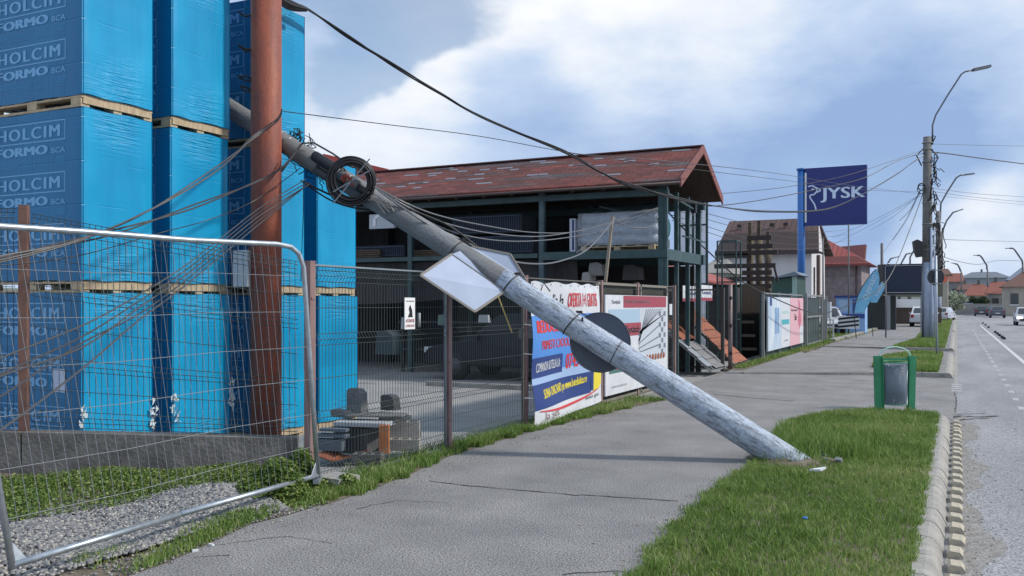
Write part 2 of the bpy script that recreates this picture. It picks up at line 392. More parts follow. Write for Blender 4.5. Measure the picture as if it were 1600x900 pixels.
# fence-side soil strip + bank + gravel
P1 = Vector((-5.13, 6.32, 0)); wd = Vector((-.824, -.566, 0)); wn_ = Vector((.566, -.824, 0))
def sst(a, b_, x):
    t = min(1, max(0, (x-a)/(b_-a))); return t*t*(3-2*t)
def bankz(x, y):
    d = (Vector((x, y, 0))-P1).dot(wn_)
    return .004 + (.19*(1-sst(.0, 1.25, d)))*sst(-4.65, -5.3, x) + .02*math.sin(x*5.1+y*3)*sst(-4.8, -5.2, x) + .02*sst(-5.2, -6.2, x)
edge = [G(150, 925), G(200, 900), G(290, 872), G(360, 835), G(430, 812), G(505, 790), G(560, 772), G(640, 742), G(705, 712), G(800, 683), G(880, 662), G(960, 643), G(1040, 625)]
b = MB()
wl = [P1 + wd*t for t in (4.6, 3.6, 2.9, 2.3, 1.7, .8, -.02)]
el = [Vector((-4.35, 3.0, 0)), G(200, 900), G(260, 880), G(330, 848), G(390, 820), G(450, 805), G(515, 785)]
def bankf(u, v):
    def L_(a, t):
        t *= len(a)-1; i = min(int(t), len(a)-2); return a[i].lerp(a[i+1], t-i)
    p = L_(wl, u).lerp(L_(el, u), v); return Vector((p.x, p.y, bankz(p.x, p.y)))
b.grid(bankf, 60, 40); b.build('soil_bank', dirt, kind='structure')
b = MB()
for i in range(5, len(edge)-1):
    p, q = edge[i], edge[i+1]
    b.quad((-5.25, p.y, .005), (p.x, p.y, .005), (q.x, q.y, .005), (-5.25, q.y, .005))
for ya, yb in ((22.5, 33), (37, 42)): b.quad((-5.3, ya, .006), (-4.75, ya, .006), (-4.85, yb, .006), (-5.3, yb, .006))
b.build('soil_strip', dirt, kind='structure')

def blades(name, pts, h0, h1, w, mat, zf=0, lean=.5, label=None):
    n = len(pts); h = rng.uniform(h0, h1, n)*(0.7+.6*rng.random(n)); a = rng.uniform(0, 2*np.pi, n); la = rng.uniform(0, 2*np.pi, n); ln = rng.uniform(0, lean, n)*h
    z = np.array([zf(x, y) for x, y in pts]) if callable(zf) else np.full(n, zf)
    dx, dy = np.cos(a)*w/2, np.sin(a)*w/2; lx, ly = np.cos(la)*ln, np.sin(la)*ln; x, y = pts[:, 0], pts[:, 1]
    v = np.empty((n, 5, 3))
    v[:, 0] = np.stack([x-dx, y-dy, z], 1); v[:, 1] = np.stack([x+dx, y+dy, z], 1)
    v[:, 2] = np.stack([x+lx*.35+dx*.8, y+ly*.35+dy*.8, z+h*.6], 1); v[:, 3] = np.stack([x+lx*.35-dx*.8, y+ly*.35-dy*.8, z+h*.6], 1)
    v[:, 4] = np.stack([x+lx, y+ly, z+h*.98], 1)
    base = np.arange(n)[:, None]*5
    f = np.concatenate([base+np.array([[0, 1, 2]]), base+np.array([[0, 2, 3]]), base+np.array([[3, 2, 4]])])
    pat = .5+.5*np.sin(x*2.3+np.sin(y*1.7)*1.5)*np.sin(y*1.9+x)
    r = np.clip(rng.random(n)*.75+pat*.3, 0, 1)
    o = nm(name, v.reshape(-1, 3), f, mat, kind='stuff', rnd=np.repeat(r, 5)); 
    return o
gp = [G(985, 915), G(1010, 890), G(1035, 850), G(1075, 812), G(1105, 780), G(1140, 752), G(1180, 728), G(1195, 706), G(1215, 680), G(1240, 658), G(1300, 645), G(1370, 641)]
grass_poly = [(-2.0, 2.2)] + [(p.x, p.y) for p in gp] + [(-.26, y_end-.1), (-.26, 2.2)]
b = MB(); b.quad(*[Vector((p[0], p[1], .006)) for p in grass_poly]); b.build('verge_soil', dirt, kind='structure')
pp = sample(grass_poly, 120000)
lx = .05*np.sin(pp[:, 1]*7)+.03*np.sin(pp[:, 1]*19); msk = np.sin(pp[:, 0]*9+np.sin(pp[:, 1]*5)*2)*np.sin(pp[:, 1]*7+pp[:, 0]*4)+.5*np.sin(pp[:, 0]*23+pp[:, 1]*3)*np.sin(pp[:, 1]*19); keep = (pp[:, 1] > 3.6) & (rng.random(len(pp)) < np.clip(.95+.5*msk, .22, 1))
blades('lawn_grass', pp[keep], .02, .062, .006, grassm, .006, 1.1)
ec = [(p.x, p.y) for p in gp]; sp = []
for i in range(len(ec)-1):
    a, c = np.array(ec[i]), np.array(ec[i+1]); n_ = int(700*np.linalg.norm(c-a)); t = rng.random((n_, 1)); q_ = a+(c-a)*t; nr = np.array([-(c-a)[1], (c-a)[0]])/np.linalg.norm(c-a)
    off = rng.normal(0, .035, (n_, 1))+.03*np.sin(q_[:, :1]*17+q_[:, 1:]*11); q_ = q_+nr*off; sp.append(q_)
blades('lawn_edge_grass', np.concatenate(sp), .02, .07, .006, grassm, .004, 1.3)
q_ = np.stack([rng.normal(-.255, .018, 3200), rng.uniform(3.6, y_end-.2, 3200)], 1); blades('kerb_edge_grass', q_[np.sin(q_[:, 1]*5)+np.sin(q_[:, 1]*13) > -.6], .02, .06, .006, grassm, .006, 1.6)
cl_ = np.concatenate([rng.normal(0, .05, (70, 2))+np.array(c) for c in sample(grass_poly, 60) if c[1] > 3.6]); cl_ = cl_[inpoly(cl_, np.array(grass_poly))]
blades('grass_tufts', cl_, .05, .12, .007, grassm, .006, 1.2)
b = MB()
for sgn, wmax in ((1, .16),):
    prev = None
    for i in range(len(ec)-1):
        a, c = Vector((*ec[i], .0045)), Vector((*ec[i+1], .0045)); nr = Vector((-(c-a).y, (c-a).x, 0)).normalized()
        m_ = max(2, int((c-a).length/.06))
        for k in range(m_):
            p_ = a.lerp(c, k/m_); w1 = .02+.45*wmax*max(0, math.sin(p_.y*3.1)+.4*math.sin(p_.y*9.7))*random.uniform(.5, 1)*(1 if p_.y < 8 else .4)
            cur = (p_-nr*.08, p_+nr*w1)
            if prev: b.quad(prev[0], cur[0], cur[1], prev[1])
            prev = cur
b.build('verge_edge_dirt', dirt, kind='structure')
# dry leaf bits and grit gathered along the edges
n_ = 1500; k_ = np.arange(n_) % 3; yy_ = rng.uniform(3.5, 15, n_); xx_ = np.where(k_ == 0, np.abs(rng.normal(0, .09, n_))-.0, 0.)
xe_ = np.interp(yy_, [p[1] for p in ec], [p[0] for p in ec]); xx_ = np.where(k_ == 0, .07+np.abs(rng.normal(0, .12, n_)), np.where(k_ == 1, xe_-np.abs(rng.normal(0, .12, n_)), -4.72+np.abs(rng.normal(0, .16, n_))))
zz_ = np.where(k_ == 0, ZR+.004, .006); a_ = rng.uniform(0, 6.28, n_); s2 = rng.uniform(.004, .013, n_)
c_ = np.stack([xx_, yy_, zz_], 1); u_ = np.stack([np.cos(a_)*s2, np.sin(a_)*s2, rng.uniform(0, .004, n_)], 1); w_ = np.stack([-np.sin(a_)*s2*.6, np.cos(a_)*s2*.6, rng.uniform(0, .004, n_)], 1)
nm('leaf_litter', np.stack([c_-u_, c_+w_, c_+u_+np.array([0, 0, .004]), c_-w_], 1).reshape(-1, 3), np.arange(n_*4).reshape(-1, 4), attr_mat('dry_litter', [(.06, .045, .03), (.16, .12, .07), (.3, .27, .2), (.4, .38, .33)], 0, .9), kind='stuff', rnd=np.repeat(rng.random(n_), 4))
b = MB(); prev = None
for i in range(200):
    y_ = 3+i*.065; w1 = .10+.09*math.sin(y_*1.9)+.05*math.sin(y_*5.3)+random.uniform(-.02, .02); cur = (Vector((-.075, y_, ZR+.0025)), Vector((.08+max(0, w1), y_, ZR+.0025)))
    if prev: b.quad(prev[0], prev[1], cur[1], cur[0])
    prev = cur
b.build('gutter_dust', M('gutter_dust_tan', (.20, .185, .165), .95, col2=(.27, .26, .25), scale=9, speck=(80, .5)), kind='structure')
# taller tufts round the pole foot and the back edge
tp = []
base_c = G(1225, 712)
for cx_, cy_, r_, n_ in [(base_c.x-.1, base_c.y+.1, .35, 2600), (base_c.x+.55, base_c.y+.25, .3, 2200), (base_c.x+.2, base_c.y+.9, .6, 3500), (base_c.x+.1, base_c.y-.25, .3, 1500), (base_c.x-.25, base_c.y+1.6, .35, 1200)]:
    q_ = rng.normal(0, r_*.5, (n_, 2))+np.array([cx_, cy_]); tp.append(q_)
tp = np.concatenate(tp); tp = tp[inpoly(tp, np.array(grass_poly))]
tp = tp[rng.random(len(tp)) < .85]
blades('tall_grass', tp, .09, .2, .008, grassm, .006, .8)
isl = [[(-2.0, 25.2), (-1.45, y2r+.15), (-.4, y2r+.2), (-.4, 32.6), (-1.2, 33.1), (-2.0, 30)], [(-2.2, 37.3), (-.4, 37.2), (-.4, 60), (-1.9, 60), (-1.7, 45)], [(-1.9, 62), (-.4, 62), (-.4, 105), (-1.9, 105)],
       [(p.x, p.y) for p in (G(1258, 552), G(1300, 536), G(1330, 528), G(1365, 518), G(1384, 510))]+[(-7.5, 80), (-7.8, 62), (-7.5, 45), (-5.2, 39), (-5.15, 34)]]
for k, ip in enumerate(isl):
    b = MB(); b.quad(*[Vector((p[0], p[1], .012)) for p in ip]); b.build('island_soil', dirt, kind='structure')
    blades('island_grass', sample(ip, 22000 if k < 2 else 12000), .05, .13, .02, grassm, .01, .8)
# weeds along the foot of the fence
sp = []
for i in range(5, len(edge)-1):
    p, q = edge[i], edge[i+1]; n_ = int(3600*(q.y-p.y))
    t = rng.random(n_); s_ = rng.random(n_)**1.3; y_ = p.y+(q.y-p.y)*t; xe = p.x+(q.x-p.x)*t+.05*np.sin(y_*9)+.03*np.sin(y_*23)
    den = np.clip(.62+.6*np.sin(y_*2.1)+.3*np.sin(y_*5.7), .12, 1) * np.where(y_ > 12, .55, 1)
    kk = rng.random(n_) < den; sp.append(np.stack([xe+( -5.1-xe)*s_, y_], 1)[kk])
blades('fence_weeds', np.concatenate(sp), .03, .11, .009, grassm, .005, 1.0)
sp = np.stack([rng.uniform(-5.15, -4.85, 5000), rng.uniform(23, 42, 5000)], 1); blades('fence_weeds', sp, .04, .12, .02, grassm, .005, 1.0)
sp = np.stack([rng.uniform(-5.35, -5.1, 3000), rng.uniform(7, 13, 3000)], 1); blades('fence_weeds', sp, .05, .17, .009, grassm, -.04, 1.0)

def leaves(name, pts, z0, z1, size, mat, zf):
    n = len(pts); z = np.array([zf(x, y) for x, y in pts])+rng.uniform(z0, 1, n)**1.0*(z1) if np.isscalar(z1) else np.array([zf(x, y) for x, y in pts])+rng.random(n)*z1
    u = rng.normal(0, 1, (n, 3)); u[:, 2] *= .4; u /= np.linalg.norm(u, axis=1)[:, None]; w = rng.normal(0, 1, (n, 3)); w[:, 2] *= .5; w -= (w*u).sum(1)[:, None]*u; w /= np.linalg.norm(w, axis=1)[:, None]
    s_ = rng.uniform(.6, 1.3, n)[:, None]*size; c = np.stack([pts[:, 0], pts[:, 1], z], 1)
    v = np.stack([c-u*s_, c+w*s_*.55, c+u*s_, c-w*s_*.55], 1).reshape(-1, 3); f = np.arange(n*4).reshape(n, 4)
    return nm(name, v, f, mat, kind='stuff', rnd=np.repeat(rng.random(n), 4))
# ground cover on the bank (between wall and gravel) and clumps
def bank_pts(n, v0, v1, u0=0., u1=1.):
    r = []
    for _ in range(n):
        p = bankf(random.uniform(u0, u1), random.uniform(v0, v1)); r.append((p.x, p.y))
    return np.array(r)
q = bank_pts(42000, .10, .50, .25, 1.); den = .5+.5*np.sin(q[:, 0]*6+1)*np.sin(q[:, 1]*5); q = q[rng.random(len(q)) < .08+1.1*den**1.5]
leaves('ground_cover', q, 0, .06, .014, leafm, bankz)
q = bank_pts(3500, .12, .42, .2, 1.); blades('bank_grass', q, .03, .09, .007, grassm, bankz, .9)
q = bank_pts(5000, .84, 1.0, .15, .95); den = .5+.5*np.sin(q[:, 0]*9+q[:, 1]*4); blades('edge_grass', q[rng.random(len(q)) < den], .02, .08, .008, grassm, bankz, 1.0)
cl = []
for (px, py, r_, n_, h_) in ((440, 783, .24, 9500, .25), (472, 772, .16, 5500, .26), (395, 790, .16, 2500, .1), (545, 768, .12, 1800, .12), (480, 740, .13, 2600, .3), (410, 735, .25, 4500, .17), (340, 735, .3, 4500, .12), (60, 725, .35, 3500, .16), (130, 705, .2, 2200, .16)):
    c_ = G(px, py); qq = rng.normal(0, r_*.5, (n_, 2))+np.array([c_.x, c_.y]); dd = np.hypot(*(qq-np.array([c_.x, c_.y])).T)/r_
    cl.append((qq, h_*np.clip(1.1-dd**2, .1, 1)))
qq = np.concatenate([c[0] for c in cl]); hh = np.concatenate([c[1] for c in cl])
ok = ((qq-np.array([P1.x, P1.y]))@np.array([wn_.x, wn_.y])) > .04
leaves('weed_clumps', qq[ok], 0, hh[ok], .017, leafm, bankz)

# gravel stones
def stones(name, pts, zf, s0, s1, mat):
    ico = bmesh.new(); bmesh.ops.create_icosphere(ico, subdivisions=1, radius=1); iv = np.array([v.co[:] for v in ico.verts]); fi = np.array([[v.index for v in f.verts] for f in ico.faces]); ico.free()
    n = len(pts); k = len(iv); v = np.repeat(iv[None], n, 0)*(1+rng.normal(0, .16, (n, k, 1)))
    sc = rng.uniform(s0, s1, (n, 1, 1))*np.stack([rng.uniform(.8, 1.4, n), rng.uniform(.7, 1.1, n), rng.uniform(.5, .8, n)], 1)[:, None]; v = v*sc
    a = rng.uniform(0, 6.28, n); c_, s_ = np.cos(a)[:, None], np.sin(a)[:, None]; tl = rng.normal(0, .5, n); ct, st = np.cos(tl)[:, None], np.sin(tl)[:, None]
    x, y, z = v[..., 0], v[..., 1], v[..., 2]; y, z = y*ct-z*st, y*st+z*ct; v = np.stack([x*c_-y*s_, x*s_+y*c_, z], -1)
    zz = np.array([zf(*p) for p in pts]); v += np.stack([pts[:, 0], pts[:, 1], zz], 1)[:, None]
    f = (np.arange(n)[:, None, None]*k+fi[None]).reshape(-1, 3)
    return nm(name, v.reshape(-1, 3), f, mat, kind='stuff', rnd=np.repeat(np.clip(rng.normal(.45, .28, n), 0, 1), k))
def gravz(x, y): return bankz(x, y)+.02+.015*math.sin(x*3.1)*math.sin(y*2.7)
q = bank_pts(15000, .46, .90, 0., .86); q = q[rng.random(len(q)) < np.clip(1.2-.0*q[:, 0], 0, 1)]
hgt = {}
b = MB()
def gf(u, v):
    p = bankf(u*.86, .45+v*.46); e = min(v, 1-v, (1-u)*1.5); return Vector((p.x, p.y, gravz(p.x, p.y)-.018-.06*(1-sst(0, .15, e))))
b.grid(gf, 40, 24); b.build('gravel_bed', M('gravel_dust', (.24, .23, .22), .95, col2=(.14, .135, .13), scale=60, speck=(90, .4)), kind='structure')
stones('gravel', q, gravz, .008, .019, gravm)
q = bank_pts(900, .12, .46, .1, 1.); stones('gravel', q, lambda x, y: bankz(x, y)+.01, .008, .022, gravm)
q = bank_pts(700, .9, 1., .1, 1.); stones('gravel', q, lambda x, y: bankz(x, y)+.006, .004, .012, gravm)

# ================================================================== ROAD EDGE TEETH + SEPARATORS
tooth = M('weathered_yellow_concrete', (.50, .44, .33), .85, col2=(.34, .31, .25), scale=20, speck=(80, .2))
b = MB()
b.prism([(-.055, -.10, 0), (.05, -.10, 0), (.05, -.10, .022), (.028, -.10, .05), (-.035, -.10, .055), (-.055, -.10, .04)], (0, .17, 0))
b.box((.0, .085, .012), (.1, .05, .024))
t0 = b.build('kerb_separator_block', tooth)
yy = [5.5]
while yy[-1] < 14.6: yy.append(yy[-1]+.385)
for i, y in enumerate(yy):
    o = t0 if i == 0 else t0.copy()
    if i: COL.objects.link(o)
    o.location = (.0+random.uniform(-.008, .008), y, ZR+.001); o.rotation_euler = (0, 0, random.uniform(-.06, .06)); o.scale = (1, random.uniform(.9, 1.1), random.uniform(.8, 1.1))
    tag(o, 'small weathered yellowish concrete block in the row lying along the foot of the kerb', 'kerb block', 'row of low concrete blocks beside the kerb')
b = MB(); b.prism([(-.09, -.3, 0), (.09, -.3, 0), (.05, -.3, .11), (-.05, -.3, .11)], (0, .6, 0)); b.box((0, 0, .115), (.06, .5, .01))
r0 = b.build('lane_separator', blackp)
for i, (px, py) in enumerate([(1529, 505.5), (1535, 508.5), (1541, 512), (1553, 520), (1557, 522.5), (1561, 525), (1565, 528), (1569, 530)]):
    o = r0 if i == 0 else r0.copy()
    if i: COL.objects.link(o)
    p = G(px, py, ZR); o.location = (2.12, p.y, ZR+.005)
    tag(o, 'black rubber lane separator lying beside the solid white road line', 'lane separator', 'black rubber separators along the white line')

# ================================================================== LOW WALL
b = MB()
A, B_ = P1+wd*.12, P1+wd*4.8
for (a, c, zt0, zt1) in ((A, P1+wd*2.4, .46, .56), (P1+wd*2.412, B_, .56, .62)):
    n_ = Vector((-.566, .824, 0))*.2
    b.add([a+Vector((0, 0, -.1)), c+Vector((0, 0, -.1)), c+Vector((0, 0, zt1)), a+Vector((0, 0, zt0)), a+n_+Vector((0, 0, -.1)), c+n_+Vector((0, 0, -.1)), c+n_+Vector((0, 0, zt1)), a+n_+Vector((0, 0, zt0))],
          [[0, 1, 2, 3], [7, 6, 5, 4], [3, 2, 6, 7], [0, 3, 7, 4], [1, 5, 6, 2], [0, 4, 5, 1]])
w_ = b.build('low_wall', conc); tag(w_, 'low rough grey concrete wall carrying the mesh fence in front of the blue stacks', 'wall')
b = MB(); p = G(522, 763)
b.prism([(-.2, -.12, 0), (.16, -.16, 0), (.22, .1, 0), (-.14, .16, 0)], (0, 0, .12)); b.v = [(x+p.x+(.0 if z < .05 else random.uniform(-.02, .02)), y+p.y, z+.0) for x, y, z in b.v]
tag(b.build('concrete_footing', M('pale_concrete', (.36, .35, .33), .9, col2=(.24, .23, .22), scale=14, bump=.6, bscale=30)), 'rough pale concrete footing lump at the foot of the temporary fence corner', 'footing')

# ================================================================== MESH FENCES
def mesh_panel(b, p0, p1, zb0, zb1, zt0, zt1, folds, fold_d=.035, sp=.05, r=.003, hr=.003):
    p0, p1 = Vector(p0), Vector(p1); d = p1-p0; ln = d.length; n_ = Vector((d.y, -d.x, 0)).normalized(); k = int(ln/sp)
    for i in range(k+1):
        t = (i+.5)/(k+1); q_ = p0+d*t; zb = zb0+(zb1-zb0)*t; zt = zt0+(zt1-zt0)*t; pts = [(0, zb)]
        for fz in folds:
            z = zb+(zt-zb)*fz; pts += [(0, z-.05), (fold_d, z), (0, z+.05)]
        pts.append((0, zt))
        b.tube([q_+n_*a+Vector((0, 0, z)) for a, z in pts], r, 3, False)
    hz = [0.0, .999]
    for fz in folds: hz += [fz-.05/1.9, fz, fz+.05/1.9]
    fs = sorted(folds)
    for a, c in zip(fs[:-1], fs[1:]): hz.append((a+c)/2)
    for fz in hz:
        off = n_*(fold_d+.004 if fz in folds else .004)
        a = p0+off+Vector((0, 0, zb0+(zt0-zb0)*fz)); c = p1+off+Vector((0, 0, zb1+(zt1-zb1)*fz)); m_ = (a+c)/2+Vector((0, 0, -.004))
        b.tube([a, m_, c], hr, 4, False)
FX = -5.13
ys = [onX(x, FX) for x in (484, 700, 820, 938, 995, 1053)]
fence = thing('mesh_fence', (FX, ys[0], 0), 'long welded wire fence on faded pinkish posts running along the sidewalk', 'fence')
folds = (.05, .30, .66, .955)
for i in range(len(ys)-1):
    b = MB(); mesh_panel(b, (FX, ys[i]+.05, 0), (FX, ys[i+1]-.05, 0), .05, .05, 1.99, 1.99, folds, r=.0028)
    b.build('wire_panel', wirem if i else wirem, fence)
    b = MB(); a = .055
    b.bx(FX-.012, FX+.012, ys[i]+a-.012, ys[i]+a+.012, .03, 2.0)
    b.bx(FX-.012, FX+.012, ys[i+1]-a-.012, ys[i+1]-a+.012, .03, 2.0)
    b.bx(FX-.012, FX+.012, ys[i]+a+.013, ys[i+1]-a-.013, 1.99, 2.005)
    b.bx(FX-.012, FX+.012, ys[i]+a+.013, ys[i+1]-a-.013, .03, .05)
    b.build('panel_frame', wirel if i < 1 else M('weathered_steel', (.16, .15, .14), .6, .3), fence)
for i, y in enumerate(ys):
    b = MB(); b.box((FX, y, 1.0), (.07, .07, 2.04)); b.box((FX, y, 2.025), (.075, .075, .012)); 
    for z in (.35, 1.0, 1.7): b.box((FX+.037, y, z), (.012, .05, .02))
    b.build('post', postm, fence)
b = MB(); b.bx(FX-.1, FX+.06, ys[0]+.2, ys[-1], -.06, .022); b.build('footing_strip', kerbm, fence)

wfence = thing('mesh_fence', (P1+wd*2.42), 'dark wire mesh fence with drooping top standing on the low concrete wall', 'fence')
nf = Vector((-.566, .824, 0))*.1
b = MB(); mesh_panel(b, P1+wd*2.36+nf, P1+wd*.12+nf, .60, .47, 2.43, 2.03, (.05, .3, .64, .955), r=.003); b.build('wire_panel', wirem, wfence)
b = MB(); mesh_panel(b, P1+wd*4.8+nf, P1+wd*2.48+nf, .62, .60, 2.5, 2.47, (.05, .3, .64, .955), r=.003); b.build('wire_panel', wirem, wfence)
b = MB(); b.box(P1+wd*2.42+nf+Vector((0, 0, 1.52)), (.07, .07, 1.96), R(35)); b.build('post', M('post_rust_brown', (.20, .10, .075), .7, col2=(.13, .07, .05), scale=10), wfence)

# temporary fence
TB = [G(20, 890, .11), P(497, 747, 7.72), P(472, 384, 7.55), P(-72, 349, 5.35)]   # BL BR TR TL
tf = thing('temporary_fence_panel', TB[0], 'bent galvanised temporary fence panel with rounded tube corners, leaning in front of the blue stacks', 'temporary fence')
def tfp(u, v):
    a = TB[0].lerp(TB[1], u); c = TB[3].lerp(TB[2], u); return a.lerp(c, v)
pts = [tfp(0, 0.0), tfp(0, .5), tfp(0, .94), tfp(.012, .985), tfp(.035, 1), tfp(.3, 1.0), tfp(.6, 1.0)+Vector((0, 0, -.012)), tfp(.90, 1.), tfp(.955, .992), tfp(.985, .965), tfp(1, .91), tfp(1, .5), tfp(1, 0)]
b = MB(); b.tube(pts, .021, 10); b.tube([tfp(0.0, .012), tfp(.45, .016)], .021, 10); b.tube([tfp(.455, .016)+Vector((0, 0, .004)), tfp(1, .012)], .021, 10)
b.build('frame', galv, tf)
b = MB()
for i in range(1, 37):
    u = i/37; w0 = Vector((0, 0, 0)); b.tube([tfp(u, .015), tfp(u+.002*math.sin(i), .35), tfp(u+.0015*math.cos(i*2), .7), tfp(u, .995)], .0021, 4, False)
for v in (.14, .28, .43, .57, .72, .87): b.tube([tfp(0, v), tfp(.33, v-.006), tfp(.66, v+.004), tfp(1, v)], .0021, 4, False)
b.build('wire_infill', M('thin_galvanised_wire', (.27, .29, .31), .5, .5), tf)
for (u0, sgn) in ((0, 1), (1, -1)):
    b = MB(); q_ = tfp(u0, .014); b.prism([q_, tfp(u0+sgn*.035, .014), tfp(u0, .085)], (.004, .006, 0)); b.build('corner_gusset', galv, tf)
b = MB(); p_ = tfp(1, .0)
b.box(p_+Vector((-.02, .02, -.02)), (.05, .2, .035), R(30)); b.build('foot_plate', galv, tf)

# ================================================================== WRAPPED PALLET STACKS
def wrapmat(name='blue_stretch_wrap', ca=(.0, .25, .49), cb=(.004, .33, .58)):
    m = bpy.data.materials.new(name); m.use_nodes = True; t = m.node_tree; bb = t.nodes['Principled BSDF']
    bb.inputs['Roughness'].default_value = .38; bb.inputs['Specular IOR Level'].default_value = .45
    co = t.nodes.new('ShaderNodeTexCoord'); LK = t.links.new
    n = t.nodes.new('ShaderNodeTexNoise'); n.inputs['Scale'].default_value = 2.3; n.inputs['Detail'].default_value = 6; mp_ = t.nodes.new('ShaderNodeMapping'); mp_.inputs['Scale'].default_value = (1, 1.6, .5)
    LK(co.outputs['Object'], mp_.inputs[0]); LK(mp_.outputs[0], n.inputs['Vector'])
    r = t.nodes.new('ShaderNodeValToRGB'); LK(n.outputs['Fac'], r.inputs[0]); r.color_ramp.elements[0].position = .3; r.color_ramp.elements[0].color = (*ca, 1); r.color_ramp.elements[1].position = .72; r.color_ramp.elements[1].color = (*cb, 1)
    LK(r.outputs[0], bb.inputs['Base Color'])
    # fine horizontal stretch wrinkles, strongest low on the load and at its top middle
    mpw = t.nodes.new('ShaderNodeMapping'); mpw.inputs['Scale'].default_value = (.6, 2.2, 34); LK(co.outputs['Object'], mpw.inputs[0])
    nw = t.nodes.new('ShaderNodeTexNoise'); nw.inputs['Scale'].default_value = 1.3; nw.inputs['Detail'].default_value = 3; nw.inputs['Distortion'].default_value = .5; LK(mpw.outputs[0], nw.inputs['Vector'])
    sx = t.nodes.new('ShaderNodeSeparateXYZ'); LK(co.outputs['Object'], sx.inputs[0])
    def mr(src, a, b2, c, d):
        q = t.nodes.new('ShaderNodeMapRange'); q.inputs[1].default_value = a; q.inputs[2].default_value = b2; q.inputs[3].default_value = c; q.inputs[4].default_value = d; LK(src, q.inputs[0]); return q.outputs[0]
    lo = mr(sx.outputs[2], .2, .6, 1, .04); hi = mr(sx.outputs[2], 1.35, 1.7, .04, 1)
    mxx = t.nodes.new('ShaderNodeMath'); mxx.operation = 'MAXIMUM'; LK(lo, mxx.inputs[0]); LK(hi, mxx.inputs[1])
    c1 = t.nodes.new('ShaderNodeMath'); c1.operation = 'ABSOLUTE'; LK(sx.outputs[1], c1.inputs[0]); side = mr(c1.outputs[0], .12, .34, 1, .12)
    mul = t.nodes.new('ShaderNodeMath'); mul.operation = 'MULTIPLY'; LK(mxx.outputs[0], mul.inputs[0]); LK(side, mul.inputs[1])
    mul2 = t.nodes.new('ShaderNodeMath'); mul2.operation = 'MULTIPLY'; LK(mul.outputs[0], mul2.inputs[0]); LK(nw.outputs['Fac'], mul2.inputs[1])
    n3 = t.nodes.new('ShaderNodeTexNoise'); n3.inputs['Scale'].default_value = 9; n3.inputs['Detail'].default_value = 4; LK(mp_.outputs[0], n3.inputs['Vector'])
    brk = t.nodes.new('ShaderNodeTexBrick'); mb2 = t.nodes.new('ShaderNodeMapping'); mb2.inputs['Rotation'].default_value = (R(90), 0, R(90)); LK(co.outputs['Object'], mb2.inputs[0]); LK(mb2.outputs[0], brk.inputs['Vector']); brk.inputs['Scale'].default_value = 1; brk.inputs['Brick Width'].default_value = .43; brk.inputs['Row Height'].default_value = .24; brk.inputs['Mortar Size'].default_value = .012; brk.inputs['Mortar Smooth'].default_value = 1; brk.offset = 0
    mbk = t.nodes.new('ShaderNodeMath'); mbk.operation = 'MULTIPLY_ADD'; LK(brk.outputs['Fac'], mbk.inputs[0]); mbk.inputs[1].default_value = -.10; LK(mul2.outputs[0], mbk.inputs[2]); mul2 = mbk
    ad = t.nodes.new('ShaderNodeMath'); ad.operation = 'MULTIPLY_ADD'; LK(n3.outputs['Fac'], ad.inputs[0]); ad.inputs[1].default_value = .16; LK(mul2.outputs[0], ad.inputs[2])
    bp = t.nodes.new('ShaderNodeBump'); bp.inputs['Strength'].default_value = .9; bp.inputs['Distance'].default_value = .028; LK(ad.outputs[0], bp.inputs['Height']); LK(bp.outputs[0], bb.inputs['Normal'])
    return m
wrapm = wrapmat(); wrapn = wrapmat('printed_film_shade_blue', (.0, .135, .315), (.0, .165, .365))  # printed front film in deeper blue, its shade put into the colour
printm = M('pale_blue_print', (.17, .42, .70), .5); printd = M('faint_blue_print', (.02, .23, .47), .5)
SW, SD, LH, PH = 1.5, .86, 1.69, .12
